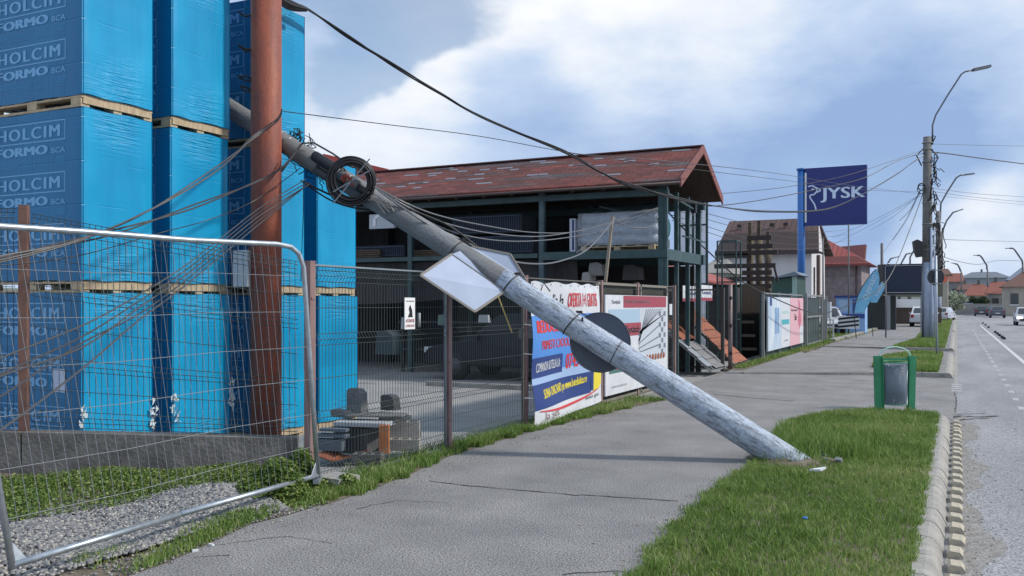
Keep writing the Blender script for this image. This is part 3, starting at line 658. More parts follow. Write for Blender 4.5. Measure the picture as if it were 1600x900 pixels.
def make_load(front_print=True):
    root = thing('wrapped_pallet', (0, 0, 0), 'x', 'wrapped pallet')
    b = MB()
    for y in (-SD/2+.05, 0, SD/2-.05):
        b.box((-SW/2, y, .012), (SW-.06, .1, .024))
        for x in (-.1, -SW/2, -SW+.1): b.box((x, y, .056), (.14, .1, .062))
        b.box((-SW/2, y, .098), (SW-.04, .1, .020))
    for x in np.linspace(-.1, -SW+.1, 7): b.box((x, 0, .1135), (.11, SD-.02, .011))
    b.box((-.028, 0, .075), (.022, SD-.04, .085))
    b.build('pallet', woodm, root, True)
    b = MB()
    def side(f0, f1, n_, amp):
        f0, f1, n_ = Vector(f0), Vector(f1), Vector(n_); nu, nv = 20, 30; ph = random.random()*9
        def fn(u, v):
            e = min(u, 1-u)*2; k = (1-(1-min(1, e*3))**2); z = PH+v*LH
            w = amp*k*(math.sin(v*9+ph)+.6*math.sin(v*23+u*3+ph))*.5 + amp*.6*k*math.sin(u*7+ph+v*2)
            edge_z = .012*math.sin(u*11+ph)*(1 if v in (0, 1) else 0)
            r_ = .012*(1-min(1, min(u, 1-u)*20))
            p_ = f0.lerp(f1, u)+n_*(w-r_); return Vector((p_.x, p_.y, z+edge_z*.5))
        b.grid(fn, nu, nv)
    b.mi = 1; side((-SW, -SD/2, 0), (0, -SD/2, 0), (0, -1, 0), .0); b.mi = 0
    side((0, -SD/2, 0), (0, SD/2, 0), (1, 0, 0), .007)
    side((0, SD/2, 0), (-SW, SD/2, 0), (0, 1, 0), .004)
    side((-SW, SD/2, 0), (-SW, -SD/2, 0), (-1, 0, 0), .004)
    b.add([(-SW, -SD/2, PH+LH), (0, -SD/2, PH+LH), (0, SD/2, PH+LH), (-SW, SD/2, PH+LH)], [[0, 1, 2, 3]]); b.add([(-SW, -SD/2, PH), (0, -SD/2, PH), (0, SD/2, PH), (-SW, SD/2, PH)], [[3, 2, 1, 0]])
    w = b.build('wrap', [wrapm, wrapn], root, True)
    b = MB(); ux, uz = Vector((1, 0, 0)), Vector((0, 0, 1)); xr = -.245; y = -SD/2-.002
    def rect(x0, x1, z0, z1, t_=.010): 
        for a in ((x0, x1, z1-t_, z1), (x0, x1, z0, z0+t_), (x0, x0+t_, z0+t_, z1-t_), (x1-t_, x1, z0+t_, z1-t_)): b.quad((a[0], y, a[2]), (a[1], y, a[2]), (a[1], y, a[3]), (a[0], y, a[3]))
    k = 0; z = PH+LH-.10
    while z > PH+.05:
        # (framed word, second line, small print)
        b.mi = 0
        if z-.20 > PH: rect(xr-1.13, xr, z-.20, z); b.text('HOLCIM', (xr-1.03, y, z-.162), ux, uz, .96, .118, .06, 0, 1.22)
        if z-.35 > PH: b.text('FORMO', (xr-1.05, y, z-.325), ux, uz, .80, .09, .09, 0, 1.05); b.text('BCA', (xr-.20, y, z-.325), ux, uz, .20, .055, .02, 0)
        if z-.46 > PH:
            b.mi = 1
            for j in range(3): b.quad((xr-1.0, y, z-.375-j*.02), (xr-.6+.1*math.sin(j+z*9), y, z-.375-j*.02), (xr-.6+.1*math.sin(j+z*9), y, z-.366-j*.02), (xr-1.0, y, z-.366-j*.02))
            for j in range(4): b.quad((xr-.12, y, z-.372-j*.017), (xr, y, z-.372-j*.017), (xr, y, z-.362-j*.017), (xr-.12, y, z-.362-j*.017))
            b.quad((xr-1.13, y, z-.455), (xr, y, z-.455), (xr, y, z-.452), (xr-1.13, y, z-.452))
        z -= .512
    b.build('print', [printm, printd], w, True)
    return root
proto = make_load()
stY = [5.94, 7.05, 8.41, 9.516]
names_row = ['nearest stack', 'second stack from the left', 'third stack, partly behind the rust brown pipe', 'farthest and shortest stack, beside the shed']
tiers = ['bottom', 'middle', 'top', 'uppermost, cut off by the picture edge']
n_t = [4, 4, 3, 2]
tint = 0
for i, y in enumerate(stY):
    for k in range(n_t[i]):
        o = proto if (i, k) == (0, 0) else copy_tree(proto)
        if i == 2 and k == 2: pass
        o.location = (-7.60+random.uniform(-.012, .012)-(.02 if k == 1 else 0), y+SD/2+random.uniform(-.008, .008), -.05+k*(LH+PH+.002)+.0); o.rotation_euler = (0, 0, random.uniform(-.008, .008))
        where = {0: 'of the stack nearest the temporary fence', 1: 'of the stack between the nearest stack and the brown pipe', 2: 'of the stack behind the rust brown pipe', 3: 'of the farthest stack, next to the dark shed'}[i]
        lab = {0: 'bottom', 1: 'second' if n_t[i] > 2 else 'upper', 2: 'third', 3: 'fourth'}[k]
        tag(o, f'{lab} blue wrapped block pallet {where}', 'wrapped pallet', 'blue wrapped pallets in stacks')
# torn wrap and label on the bottom loads
def crumple(name, c, s_, n_, parent):
    b = MB()
    for _ in range(n_):
        p_ = Vector(c)+Vector((random.uniform(.0, .02), random.uniform(-s_[0], s_[0]), random.uniform(-s_[1], s_[1]))); q_ = [p_+Vector((random.uniform(0, .02), random.uniform(-.04, .04), random.uniform(-.05, .05))) for _ in range(4)]
        b.add(q_, [[0, 1, 2], [0, 2, 3]])
    o = b.build(name, M('torn_white_film', (.6, .66, .68), .4), parent); return o
loads = [o for o in COL.objects if o.name.startswith('wrapped_pallet')]
def load_at(i, k): return [o for o in loads if abs(o.location.y-stY[i]-SD/2) < .1 and abs(o.location.z+.05-0-k*(LH+PH)-.0+.0) < .2][0]
l0, l1 = load_at(0, 0), load_at(1, 0)
for lo_, spots in ((l0, [(.01, -.42, .62), (.01, .42, .48), (.01, .42, .6)]), (l1, [(.01, -.43, .62), (.01, -.4, .5), (.01, .42, .75), (.01, .42, .55), (.01, .41, .6)])):
    for (dx_, dy_, dz_) in spots: crumple('torn_film', lo_.location+Vector((dx_, dy_, dz_)), (.03, .08), 9, lo_)
b = MB(); c = P(105, 600, 8.68); b.bx(-8.02, -7.84, 5.928, 5.930, .78, 1.01)
lab_ = b.build('paper_label', M('paper_white_blue', (.42, .5, .68), .7, col2=(.62, .68, .8), scale=40, stretch=(1, 1, 3)), l0)

# ================================================================== RUST BROWN PIPE
pc = P(416, 475, 10.5); pc.z = 0
pipe = thing('steel_pipe_column', (pc.x, pc.y, -.05), 'thick upright rust brown steel pipe standing before the blue stacks', 'pipe column')
b = MB(); b.tube([(pc.x, pc.y, -.05), (pc.x, pc.y, 3), (pc.x, pc.y, 6.5)], .176, 32)
rust = M('rust_brown_paint', (.31, .078, .036), .62, col2=(.17, .05, .038), scale=5, stretch=(1, 1, .35), bump=.25, bscale=22, speck=(25, .12))
b.build('pipe', rust, pipe)
for z in (1.9, 2.3):
    b = MB(); b.box((pc.x-.19, pc.y-.02, z), (.05, .1, .05)); b.build('bracket', rust, pipe)
b = MB(); q_ = P(378, 430, 10.35); b.box((q_.x, q_.y, 2.06), (.17, .1, .42), R(20)); 
mb_ = b.build('meter_box', M('white_grey_plastic', (.42, .46, .5), .5), None); tag(mb_, 'small grey white meter box with printed panel hung beside the brown pipe', 'meter box')

# ================================================================== FALLEN POLE
def cw(x, d, z): return Vector((x*cT-d*sT, x*sT+d*cT, z))
pb0 = cw(2.80, 9.35, .065); pb1 = cw(-3.364, 10.90, 3.985)
pd_ = pb1-pb0; plen = pd_.length; pdir = pd_.normalized()
def pole_t(px):
    u = (px-800)/F; return (2.8-u*9.35)/(6.164+1.55*u)
def pdz(px): return 9.35+1.55*pole_t(px)
def pp_(t): return pb0+pd_*t
def pr_(t): return .152-.040*t
fp = thing('fallen_utility_pole', pp_(0), 'grey whitewashed concrete utility pole fallen across the sidewalk, leaning on the brown pipe', 'utility pole')
whitew = M('peeling_whitewash', (.41, .465, .55), .85, col2=(.17, .185, .21), scale=13, lo=.47, hi=.66, detail=12, stretch=(1, 1, 1), bump=.5, bscale=30, speck=(45, .22))
# streaks run along the pole: rebuild mapping on a rotated frame
for nme in ('peeling_whitewash',):
    mpn = [n for n in MATS[nme].node_tree.nodes if n.type == 'MAPPING'][0]
polec = M('pole_concrete', (.215, .225, .235), .85, col2=(.15, .155, .16), scale=7, speck=(50, .15), bump=.35, bscale=25)
tw = pole_t(783)
# pole built along local +Z of a rotated mesh so that paint streaks follow it
rot = pdir.to_track_quat('Z', 'Y')
def pole_piece(name, t0, t1, mat, n_=12, cap=True):
    b = MB(); b.tube([Vector((0, 0, (t0+(t1-t0)*i/n_)*plen)) for i in range(n_+1)], [pr_(t0+(t1-t0)*i/n_) for i in range(n_+1)], 32, cap)
    o = b.build(name, mat, fp, True); o.rotation_mode = 'QUATERNION'; o.rotation_quaternion = rot; return o
for mt in (whitew, polec): [n for n in mt.node_tree.nodes if n.type == 'MAPPING'][0].inputs['Scale'].default_value = (2.2, 2.2, .55)
pole_piece('painted_shaft', -.07, tw, whitew); pole_piece('bare_shaft', tw, 1.06, polec)
b = MB(); b.ring(pp_(tw), pdir, pr_(tw)+.0005, .004, 32, 5); b.build('paint_edge', whitew, fp)
side_v = pdir.cross(Vector((0, 0, 1))).normalized(); 
tocam = (Vector((0, 0, H))-pp_(.4)); tocam = (tocam-pdir*tocam.dot(pdir)).normalized(); upv = pdir.cross(tocam).normalized()
if upv.z < 0: upv = -upv
for px in (712, 797, 893, 963):
    t = pole_t(px); b = MB(); b.ring(pp_(t), (pdir+upv*(.14 if px < 900 else -.05)).normalized(), pr_(t)+.004, .007 if px < 900 else .004, 32, 5)
    if px < 900: b.box(pp_(t)+upv*(pr_(t)+.02), (.07, .03, .03), R(30)); b.tube([pp_(t)+upv*(pr_(t)+.02), pp_(t)+upv*(pr_(t)+.03)+pdir*-.09], .008, 6)
    b.build('clamp', M('rusty_clamp', (.05, .042, .04), .7, .3), fp)
b = MB(); b.tube([pp_(pole_t(835)) + upv*pr_(.5), pp_(pole_t(833))+upv*(pr_(.5)+.09)-pdir*.0, pp_(pole_t(846))+upv*(pr_(.5)+.05)], .008, 6); b.build('bracket', MATS['rusty_clamp'], fp)
b = MB(); b.box(pp_(pole_t(904))+upv*.10+tocam*.105, (.02, .012, .06), R(30), ); b.build('hole_cover', blackp, fp)
# sign plates, seen from the back
dS = 9.35+1.2*.37+.17
signb = M('sign_back_grey_blue', (.40, .46, .58), .95, 0, col2=(.35, .40, .51), scale=2, spec=.05)
frm = M('sign_rim_dull', (.30, .27, .24), .6, .3)
def plate(pts_px, d, th=.004):
    return [P(x, y, dd) for (x, y), dd in zip(pts_px, d)]
pts1 = plate([(657, 430), (742, 487), (789, 455), (706, 397)], [9.38, 9.62, 9.97, 9.98])
pts2 = plate([(706, 397), (738, 385), (797, 397), (822, 438), (789, 455)], [9.99, 10.2, 10.25, 10.18, 10.0])
b = MB(); b.prism(pts1, (-.002, .005, 0)); b.prism(pts2, (-.002, .005, 0)); sg = b.build('square_sign', signb, fp); sg['label'] = 'folded square sign plate seen from its plain grey back'
b = MB()
for L_ in (pts1[:3], [pts1[3], pts1[0]], pts2[1:4]):
    for a, c in zip(L_[:-1], L_[1:]): b.bar(a+Vector((.002, -.006, 0)), c+Vector((.002, -.006, 0)), .016, .022)
b.bar(pts1[3]+Vector((.002, -.006, 0)), pts1[2]+Vector((.002, -.006, 0)), .008, .012)
b.build('rim', frm, sg)
rc = P(938, 535, 9.35+1.55*.3+.20); nS = (Vector((0, 0, H))-rc).normalized(); nS = (nS+Vector((0, 0, .05))).normalized()
b = MB(); b.disc(rc, nS, .338, .004, 56); rs = b.build('round_sign', M('sign_back_dark', (.05, .065, .095), .5, .1, col2=(.07, .088, .12), scale=3), fp); rs['label'] = 'round sign plate seen from its dark back'
b = MB(); b.ring(rc+nS*.004, nS, .333, .006, 56, 6); b.build('rim', M('sign_rim_dark', (.06, .07, .09), .5, .3), rs)
b = MB(); q_ = P(919, 545, 9.90); b.tube([q_+Vector((-.02, 0, -.02)), q_+Vector((-.02, 0, .02)), q_+Vector((.0, 0, .03)), q_+Vector((.02, 0, .02)), q_+Vector((.02, 0, -.02))], .006, 5); b.build('bracket', blackp, rs)
# coil on its cross, closure, boxes
cc = P(549, 283, 10.24); nC = (Vector((0, 0, H))-cc).normalized(); uC = nC.cross(Vector((0, 0, 1))).normalized(); vC = uC.cross(nC)
b = MB()
for k in range(26):
    rr = random.uniform(.195, .275); b.ring(cc+nC*random.uniform(-.035, .035)+uC*random.uniform(-.015, .015)+vC*random.uniform(-.02, .02), (nC+uC*random.uniform(-.06, .06)+vC*random.uniform(-.05, .05)), rr, .010, 36, 6)
co_ = b.build('cable_coil', M('coil_black', (.014, .014, .017), .45), fp)
for (du, dv) in ((.72, .9), (-.85, .62)):
    b = MB(); a_ = (uC*-du+vC*dv).normalized()*.33 if du > 0 else (uC*.9-vC*.55).normalized()*.24
    b.bar(cc-a_+nC*.05, cc+a_+nC*.05, .014, .006, up=nC); b.build('spoke', M('spoke_steel', (.22, .24, .27), .5, .5), co_)
def pblock(px0, px1, up0, r0, r1, mat, name, tc_=.0, n_=16):
    a = pp_(pole_t(px0))+upv*up0+tocam*tc_; c = pp_(pole_t(px1))+upv*up0+tocam*tc_; b = MB(); b.tube([a, a.lerp(c, .05), a.lerp(c, .95), c], [r0*.85, r0, r1, r1*.85], n_); return b.build(name, mat, fp)
pblock(494, 540, .06, .062, .066, M('closure_black', (.02, .021, .024), .5), 'splice_closure', .16)
pblock(536, 566, .035, .064, .064, M('closure_grey', (.12, .12, .125), .5), 'splice_closure', .17)
pblock(566, 584, .02, .048, .048, blackp, 'splice_closure', .17)
pblock(450, 505, -.02, .10, .10, M('junction_grey', (.13, .13, .125), .6), 'junction_box', .08)
pblock(500, 545, -.07, .05, .06, M('junction_dark', (.05, .052, .055), .6), 'junction_box', .10)
for (pa_, z_) in ((536, 0), (552, 0), (438, -.03), (452, -.0)):
    t = pole_t(pa_); b = MB(); b.ring(pp_(t)+(upv*.035+tocam*.17 if pa_ > 500 else Vector()), pdir, .068 if pa_ > 500 else pr_(t)+.002, .005, 24, 5); b.build('clamp', galv, fp)
b = MB()
for k in range(9):
    c_ = pp_(pole_t(random.uniform(538, 562)))+tocam*random.uniform(.22, .25)+upv*random.uniform(-.02, .07); b.tube([c_+Vector((random.gauss(0, .03), 0, random.gauss(0, .02))) for _ in range(5)], .005, 5)
b.build('orange_wire_tangle', M('orange_red_cable', (.5, .09, .04), .5), fp)
b = MB()
for k in range(6):
    px = random.uniform(566, 590); c_ = pp_(pole_t(px))+tocam*.17; b.tube([c_, c_+pdir*-random.uniform(.1, .25)+upv*random.gauss(0, .05), c_+pdir*-.34+upv*random.gauss(-.03, .04)], .009, 5)
b.build('cable_tail', M('tail_cable', (.30, .27, .24), .5), fp)
b = MB()
for k in range(17):   # knotted leftover wires on the top side
    px = random.uniform(442, 480); c_ = pp_(pole_t(px))+upv*(pr_(.9)); s_ = [c_]
    for j in range(3): s_.append(s_[-1]+Vector((random.gauss(0, .035), random.gauss(0, .03), abs(random.gauss(.0, .035)))))
    b.tube(catm(s_), .0065, 4)
for k in range(8):
    px = random.uniform(450, 505); c_ = pp_(pole_t(px))-upv*(pr_(.9))*1.1; s_ = [c_]
    for j in range(4): s_.append(s_[-1]+Vector((random.gauss(.03, .035), random.gauss(0, .03), random.gauss(-.045, .03))))
    b.tube(catm(s_), .006, 4)
b.build('wire_tangle', blackp, fp)
b = MB(); b.ring(P(487, 222, 10.5), nC, .035, .004, 20, 5); b.build('wire_loop', galv, fp)
for k, (a, c) in enumerate((((448, 222), (498, 226)), )):
    pass
b = MB(); b.tube([P(440, 268, 10.3), P(462, 238, 10.45), P(472, 224, 10.45), P(490, 223, 10.45), P(520, 240, 10.4), P(552, 262, 10.35)], .011, 6); b.build('cable_tail', greyc, fp)

# ================================================================== CABLES
def catmull(pts, n_=8):
    o = []; p = [pts[0]]+pts+[pts[-1]]
    for i in range(1, len(p)-2):
        for k in range(n_):
            t = k/n_; a, b_, c, d = p[i-1], p[i], p[i+1], p[i+2]
            o.append(.5*((2*b_)+(c-a)*t+(2*a-5*b_+4*c-d)*t*t+(3*b_-a-3*c+d)*t**3))
    o.append(pts[-1]); return o
def cable(pts, r, label, mat=None, strands=1, wob=.03, name='overhead_cable'):
    b = MB()
    for s_ in range(strands):
        q_ = catmull([P(*p)+(Vector((random.gauss(0, wob), 0, random.gauss(0, wob))) if strands > 1 and 0 < i < len(pts)-1 else Vector()) for i, p in enumerate(pts)])
        b.tube(q_, r, 5, False)
    o = b.build(name, mat or blackp); tag(o, label, 'cable', 'cables pulled down with the pole and over the street'); return o
cable([(418, -30, 10.6), (440, -2, 11), (478, 14, 11.4), (545, 58, 12.2), (620, 106, 13.2), (690, 148, 14), (760, 186, 14.6), (880, 238, 15.4), (940, 268, 16), (985, 290, 16.6), (1063, 312, 17.8), (1120, 322, 20), (1200, 330, 25), (1290, 327, 31), (1345, 305, 35), (1400, 272, 39), (1428, 252, 41.2), (1449, 240, 42)], .013, 'thick black overhead cable sagging from the brown pipe past the shed to the street pole', strands=3, wob=.02)
cable([(425, -10, 10.6), (452, 8, 11), (478, 15, 11.3)], .03, 'short bunched cable clamp hanging above the brown pipe', strands=3, wob=.02)
cable([(443, 174, 10.6), (600, 194, 12), (750, 213, 13.5), (900, 240, 15), (1063, 262, 17.5), (1220, 281, 24), (1355, 297, 34), (1449, 300, 42)], .006, 'thin black wire stretched from the brown pipe past the roof ridge')
cable([(895, 240, 15.4), (1063, 254, 17.6), (1220, 272, 30), (1330, 290, 44), (1440, 303, 48), (1600, 320, 60)], .008, 'thin grey wire crossing above the shed ridge towards the road', greyc)
cable([(1050, 320, 30), (1110, 322, 31), (1180, 314, 33), (1280, 295, 36), (1350, 278, 39), (1405, 250, 41), (1449, 238, 42)], .016, 'black cable rising from the shed gable to the street pole above the blue sign')
cable([(1120, 303, 31), (1230, 292, 34), (1330, 272, 38), (1449, 232, 42)], .010, 'upper thin black line running to the top of the street pole')
cable([(1036, 322, 20.4), (1063, 352, 21), (1110, 396, 23), (1160, 440, 24.3), (1210, 466, 25.8), (1262, 487, 29.5), (1290, 489, 32), (1330, 474, 36), (1385, 440, 39), (1425, 350, 41), (1446, 290, 42)], .018, 'thick black cable drooping from the shed corner over the pink advertising board')
g_ = M('mid_grey_cable', (.13, .135, .15), .5)
cable([(585, 292, 10.2), (640, 320, 10.3), (690, 338, 11), (755, 352, 12.3), (830, 363, 14), (900, 362, 16), (960, 345, 18.5), (1036, 322, 20.3)], .010, 'topmost grey cable strung from the coil on the fallen pole to the shed', g_)
cable([(588, 294, 10.2), (640, 325, 10.3), (700, 350, 11), (780, 366, 12.5), (860, 368, 14.5), (950, 350, 18), (1036, 323, 20.3)], .010, 'second grey cable strung from the coil under the topmost one', g_)
cable([(590, 296, 10.2), (650, 336, 10.4), (720, 366, 11.5), (800, 377, 13), (880, 372, 15), (950, 358, 18), (1036, 324, 20.3)], .010, 'lowest long grey cable strung from the coil to the shed', g_)
cable([(592, 298, 10.2), (660, 345, 10.2), (715, 372, 10.4), (780, 402, 10.6), (830, 412, 11.5), (875, 408, 13), (920, 388, 15), (962, 340, 17)], .012, 'thick grey cable looping low in front of the dark shed interior', g_)
cable([(600, 300, 10.25), (640, 326, 10.3), (700, 352, 10.4), (745, 385, 10.4)], .012, 'black cable running close along the upper side of the fallen pole')
cable([(957, 342, 17.5), (985, 355, 18), (1020, 352, 19), (1036, 323, 20.3)], .012, 'short grey cable sagging across the wrapped mesh bundle', g_)
cable([(957, 342, 17.5), (930, 372, 17), (900, 395, 16.5)], .010, 'short grey cable slanting left from the wooden prop', g_)
cable([(475, 285, 10.5), (520, 306, 10.5), (555, 318, 10.5), (600, 312, 10.5), (640, 335, 10.6)], .012, 'black cable hanging in a loop under the coil')
cable([(470, 282, 10.5), (515, 312, 10.5), (560, 326, 10.5), (620, 330, 10.6), (640, 338, 10.6)], .010, 'lowest black cable hanging in a loop under the coil')
# left fan of cables in front of the stacks
lg = M('worn_grey_cable', (.045, .043, .047), .5)
cable([(441, 170, 10.3), (432, 190, 10.28), (395, 215, 10.1), (335, 268, 9.2), (230, 330, 8.4), (120, 375, 7.6), (0, 405, 7.0), (-80, 420, 6.6)], .008, 'uppermost grey cable bundle sweeping down left from around the brown pipe', lg, 3, .012)
cable([(470, 225, 10.4), (442, 262, 10.28), (395, 286, 10.1), (300, 322, 9), (190, 358, 8.2), (90, 385, 7.5), (0, 403, 7), (-80, 420, 6.6)], .009, 'second grey cable bundle sweeping left below the uppermost bundle', lg, 2, .012)
cable([(470, 262, 10.4), (400, 312, 10.2), (330, 342, 9.4), (250, 364, 9), (120, 400, 8), (0, 415, 7.5)], .005, 'thin dark wire slanting left across the blue stacks', blackp)
for k, (x0, y0, ye, rr) in enumerate(((478, 280, 560, .006), (482, 284, 585, .006), (486, 286, 588, .0065), (478, 290, 620, .006), (474, 294, 672, .007))):
    cable([(x0, y0, 10.4), (410, 322+k*6, 9.9), (345, 372+k*7, 8.4), (285, 418+k*8, 7.4), (215, 462+(k*10), 6.6), (130, 508+k*17 if k < 3 else 535+(k-3)*40, 5.8), (0, ye, 4.9), (-90, ye+45, 4.5)], rr, ['topmost dark cable', 'second dark cable', 'third dark cable', 'fourth dark cable', 'lowest dark cable'][k]+' in the fan hanging down in front of the temporary fence', lg if k % 2 else greyc)
cable([(474, 282, 10.6), (474, 330, 10.6), (472, 380, 10.6), (470, 440, 10.6)], .005, 'thin vertical black wire hanging down the blue stack beside the pipe')
for k, (a, c) in enumerate((((372, 70), (396, 76)), ((372, 120), (396, 128)), ((376, 135), (396, 144)), ((372, 18), (396, 22)))):
    cable([(a[0], a[1], 10.4), ((a[0]+c[0])/2, a[1]+6, 10.42), (c[0], c[1], 10.45)], .012, ['loose cable end', 'frayed cable end', 'bent cable end', 'twisted cable end'][k]+' sticking out left behind the brown pipe', blackp, 2, .02)
# street side
cable([(1457, 225, 42), (1530, 227, 47), (1640, 229, 54)], .010, 'thin grey wire leaving the street pole near its top', greyc)
cable([(1457, 238, 42), (1480, 240, 43), (1530, 247, 46), (1600, 256, 51), (1660, 262, 56)], .028, 'thick black cable leaving the street pole across the sky')
cable([(1457, 294, 42), (1530, 303, 50), (1640, 310, 60)], .010, 'thin pale wire leaving the street pole at mid height', greyc)
cable([(1457, 299, 42), (1530, 309, 50), (1640, 319, 60)], .010, 'lower thin pale wire leaving the street pole at mid height', greyc)
for k, (x1, y1, d1) in enumerate(((1405, 345, 46), (1395, 375, 55), (1380, 395, 60), (1360, 360, 55), (1300, 372, 60), (1290, 388, 62))):
    cable([(1438, 296+k*2, 42), ((1438+x1)/2, (296+y1)/2+8, (42+d1)/2), (x1, y1, d1)], .012 if k < 2 else .008, f'{["steepest", "second steepest", "third steepest", "fourth", "fifth", "flattest"][k]} thin wire fanning down left from the street pole', greyc if k > 1 else blackp)
for k, (y0, y1, y2_) in enumerate(((325, 352, 372), (333, 362, 380), (342, 375, 390), (350, 384, 398))):
    cable([(1050, y0-6, 22), (1180, y1, 36), (1260, y2_-8, 50), (1330, y2_-14, 70)], .010, f'{["highest", "second", "third", "lowest"][k]} of the thin wires passing before the brown roofed house', greyc)
cable([(1470, 400, 80), (1500, 409, 100), (1530, 413, 120), (1560, 407, 140), (1600, 408, 150)], .03, 'far dark cable dipping above the houses down the road', greyc)
cable([(1470, 374, 80), (1530, 376, 110), (1620, 378, 150)], .025, 'far thin wire level above the houses down the road', greyc)

# ================================================================== SHED
sh = thing('storage_shed', (-9.6, 20.4, -.05), 'open two level storage shed with patched red shingle roof and green steel posts', 'shed')
ye, yr, yb2 = 18.55, 20.45, 22.35; xe, xw = -5.25, -20.5; ze, zr = 4.23, 5.22
def shingle_mat():
    m = bpy.data.materials.new('red_brown_shingle'); m.use_nodes = True; t = m.node_tree; bb = t.nodes['Principled BSDF']; bb.inputs['Roughness'].default_value = .9; LK = t.links.new
    co = t.nodes.new('ShaderNodeTexCoord')
    n = t.nodes.new('ShaderNodeTexNoise'); n.inputs['Scale'].default_value = 1.0; n.inputs['Detail'].default_value = 5; mpx = t.nodes.new('ShaderNodeMapping'); mpx.inputs['Scale'].default_value = (.45, 3, 3); LK(co.outputs['Object'], mpx.inputs[0]); LK(mpx.outputs[0], n.inputs['Vector'])
    r = t.nodes.new('ShaderNodeValToRGB'); LK(n.outputs['Fac'], r.inputs[0]); E = r.color_ramp.elements
    E[0].position = .35; E[0].color = (.24, .058, .046, 1); E[1].position = .68; E[1].color = (.13, .105, .11, 1); q = E.new(.56); q.color = (.14, .05, .042, 1)
    n2_ = t.nodes.new('ShaderNodeTexBrick'); n2_.inputs['Scale'].default_value = 1.6; n2_.inputs['Color1'].default_value = (1, 1, 1, 1); n2_.inputs['Color2'].default_value = (.6, .58, .6, 1); n2_.inputs['Mortar'].default_value = (.3, .3, .3, 1); n2_.inputs['Mortar Size'].default_value = .014; n2_.inputs['Brick Width'].default_value = .5; n2_.inputs['Row Height'].default_value = .24
    LK(co.outputs['Object'], n2_.inputs['Vector'])
    mxx = t.nodes.new('ShaderNodeMix'); mxx.data_type = 'RGBA'; mxx.blend_type = 'MULTIPLY'; mxx.inputs[0].default_value = 1; LK(r.outputs[0], mxx.inputs[6]); LK(n2_.outputs['Color'], mxx.inputs[7]); LK(mxx.outputs[2], bb.inputs['Base Color'])
    return m
shm = shingle_mat()
b = MB()
for (ya, yb) in ((ye, yr), (yb2, yr)):
    b.prism([(xw, ya, ze), (xe, ya, ze), (xe, yr, zr), (xw, yr, zr)], (0, 0, .06))
roof = b.build('roof', shm, sh)
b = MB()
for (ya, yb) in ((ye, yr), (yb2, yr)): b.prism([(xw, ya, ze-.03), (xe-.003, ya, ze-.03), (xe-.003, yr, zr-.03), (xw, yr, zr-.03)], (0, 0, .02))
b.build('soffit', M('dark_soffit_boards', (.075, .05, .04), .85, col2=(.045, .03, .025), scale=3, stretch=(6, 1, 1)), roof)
b = MB(); b.tube([(xw, ye-.04, ze-.02), (xe+.02, ye-.04, ze-.02)], .035, 8); b.build('gutter', M('gutter_dark_brown', (.06, .04, .035), .5), roof)
b = MB(); b.bar((xw, yr, zr+.075), (xe+.03, yr, zr+.075), .16, .03); b.build('ridge_cap', M('ridge_brown', (.12, .05, .045), .8), roof)
b = MB()
for ya in (ye, yb2):
    b.bar((xe+.015, ya+(.0 if ya == ye else 0), ze+.0), (xe+.015, yr, zr+.0), .03, .20, up=(1, 0, 0)) if False else None
    a_, c_ = Vector((xe, ya, ze-.10)), Vector((xe, yr, zr-.10)); b.prism([a_, c_, c_+Vector((0, 0, .2)), a_+Vector((0, 0, .2))], (.035, 0, 0))
b.build('fascia', M('red_fascia', (.24, .085, .075), .7, col2=(.17, .06, .055), scale=6), roof)
for k in range(46):     # lost shingles showing grey felt
    t = random.random()**.8; x = random.uniform(xw+4, xe-.3); v = random.choice([.25, .33, .42, .5, .58, .66, .74, .83, .9]); 
    y = ye+(yr-ye)*v; z = ze+(zr-ze)*v+.066; w = random.choice([.25, .3, .45]); sl_ = .09
    b = MB(); b.quad((x, y, z), (x+w, y, z), (x+w-.04, y+sl_, z+sl_*(zr-ze)/(yr-ye)), (x-.02, y+sl_, z+sl_*(zr-ze)/(yr-ye)))
    b.build('bare_patch', M('grey_felt', (.20, .20, .235), .9), roof)
for k, x in enumerate(np.arange(xw, xe-.4, .75)):
    b = MB(); b.bar((x, ye+.06, ze-.03), (x, yr, zr-.05), .07, .1); b.build('rafter', M('dark_timber', (.06, .045, .035), .8), roof)
cols_x = [-5.75, -8.6, -12.2, -15.8, -19.5]
for x in cols_x:
    for y in (ye+.35, yb2-.35):
        b = MB(); b.box((x, y, (ze-.05)/2), (.12, .12, ze+.02)); b.build('post', M('post_blue_grey', (.07, .11, .13), .5, col2=(.04, .07, .08), scale=5) if (x == -8.6 and y < yr) else greenst, sh)
for x, y in ((-5.75, yr-.4), (-5.75, yr+.55), (YP(1040, 475, ye+.35).x, ye+.35)):
    b = MB(); b.box((x, y, 2.1), (.09, .09, 4.2)); b.build('post', greenst, sh)
b = MB()
b.bx(xw, xe-.35, ye+.27, ye+.43, 4.02, 4.15); b.bx(xw, xe-.35, yb2-.43, yb2-.27, 3.98, 4.16)
b.bx(-8.6, xe-.35, ye+.26, ye+.44, 2.66, 2.84); b.bx(xw, xe-.35, yb2-.45, yb2-.25, 2.62, 2.86); b.bx(xw, -8.7, ye+.3, ye+.42, 2.72, 2.82)
b.bx(-5.85, -5.65, ye+.46, yb2-.46, 2.62, 2.86); b.build('beam', greenst, sh)
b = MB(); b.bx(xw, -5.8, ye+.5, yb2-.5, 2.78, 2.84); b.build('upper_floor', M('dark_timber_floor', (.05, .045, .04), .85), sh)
darkw = M('dark_sheet_wall', (.032, .031, .034), .85, col2=(.055, .05, .05), scale=2, stretch=(3, 3, .5))
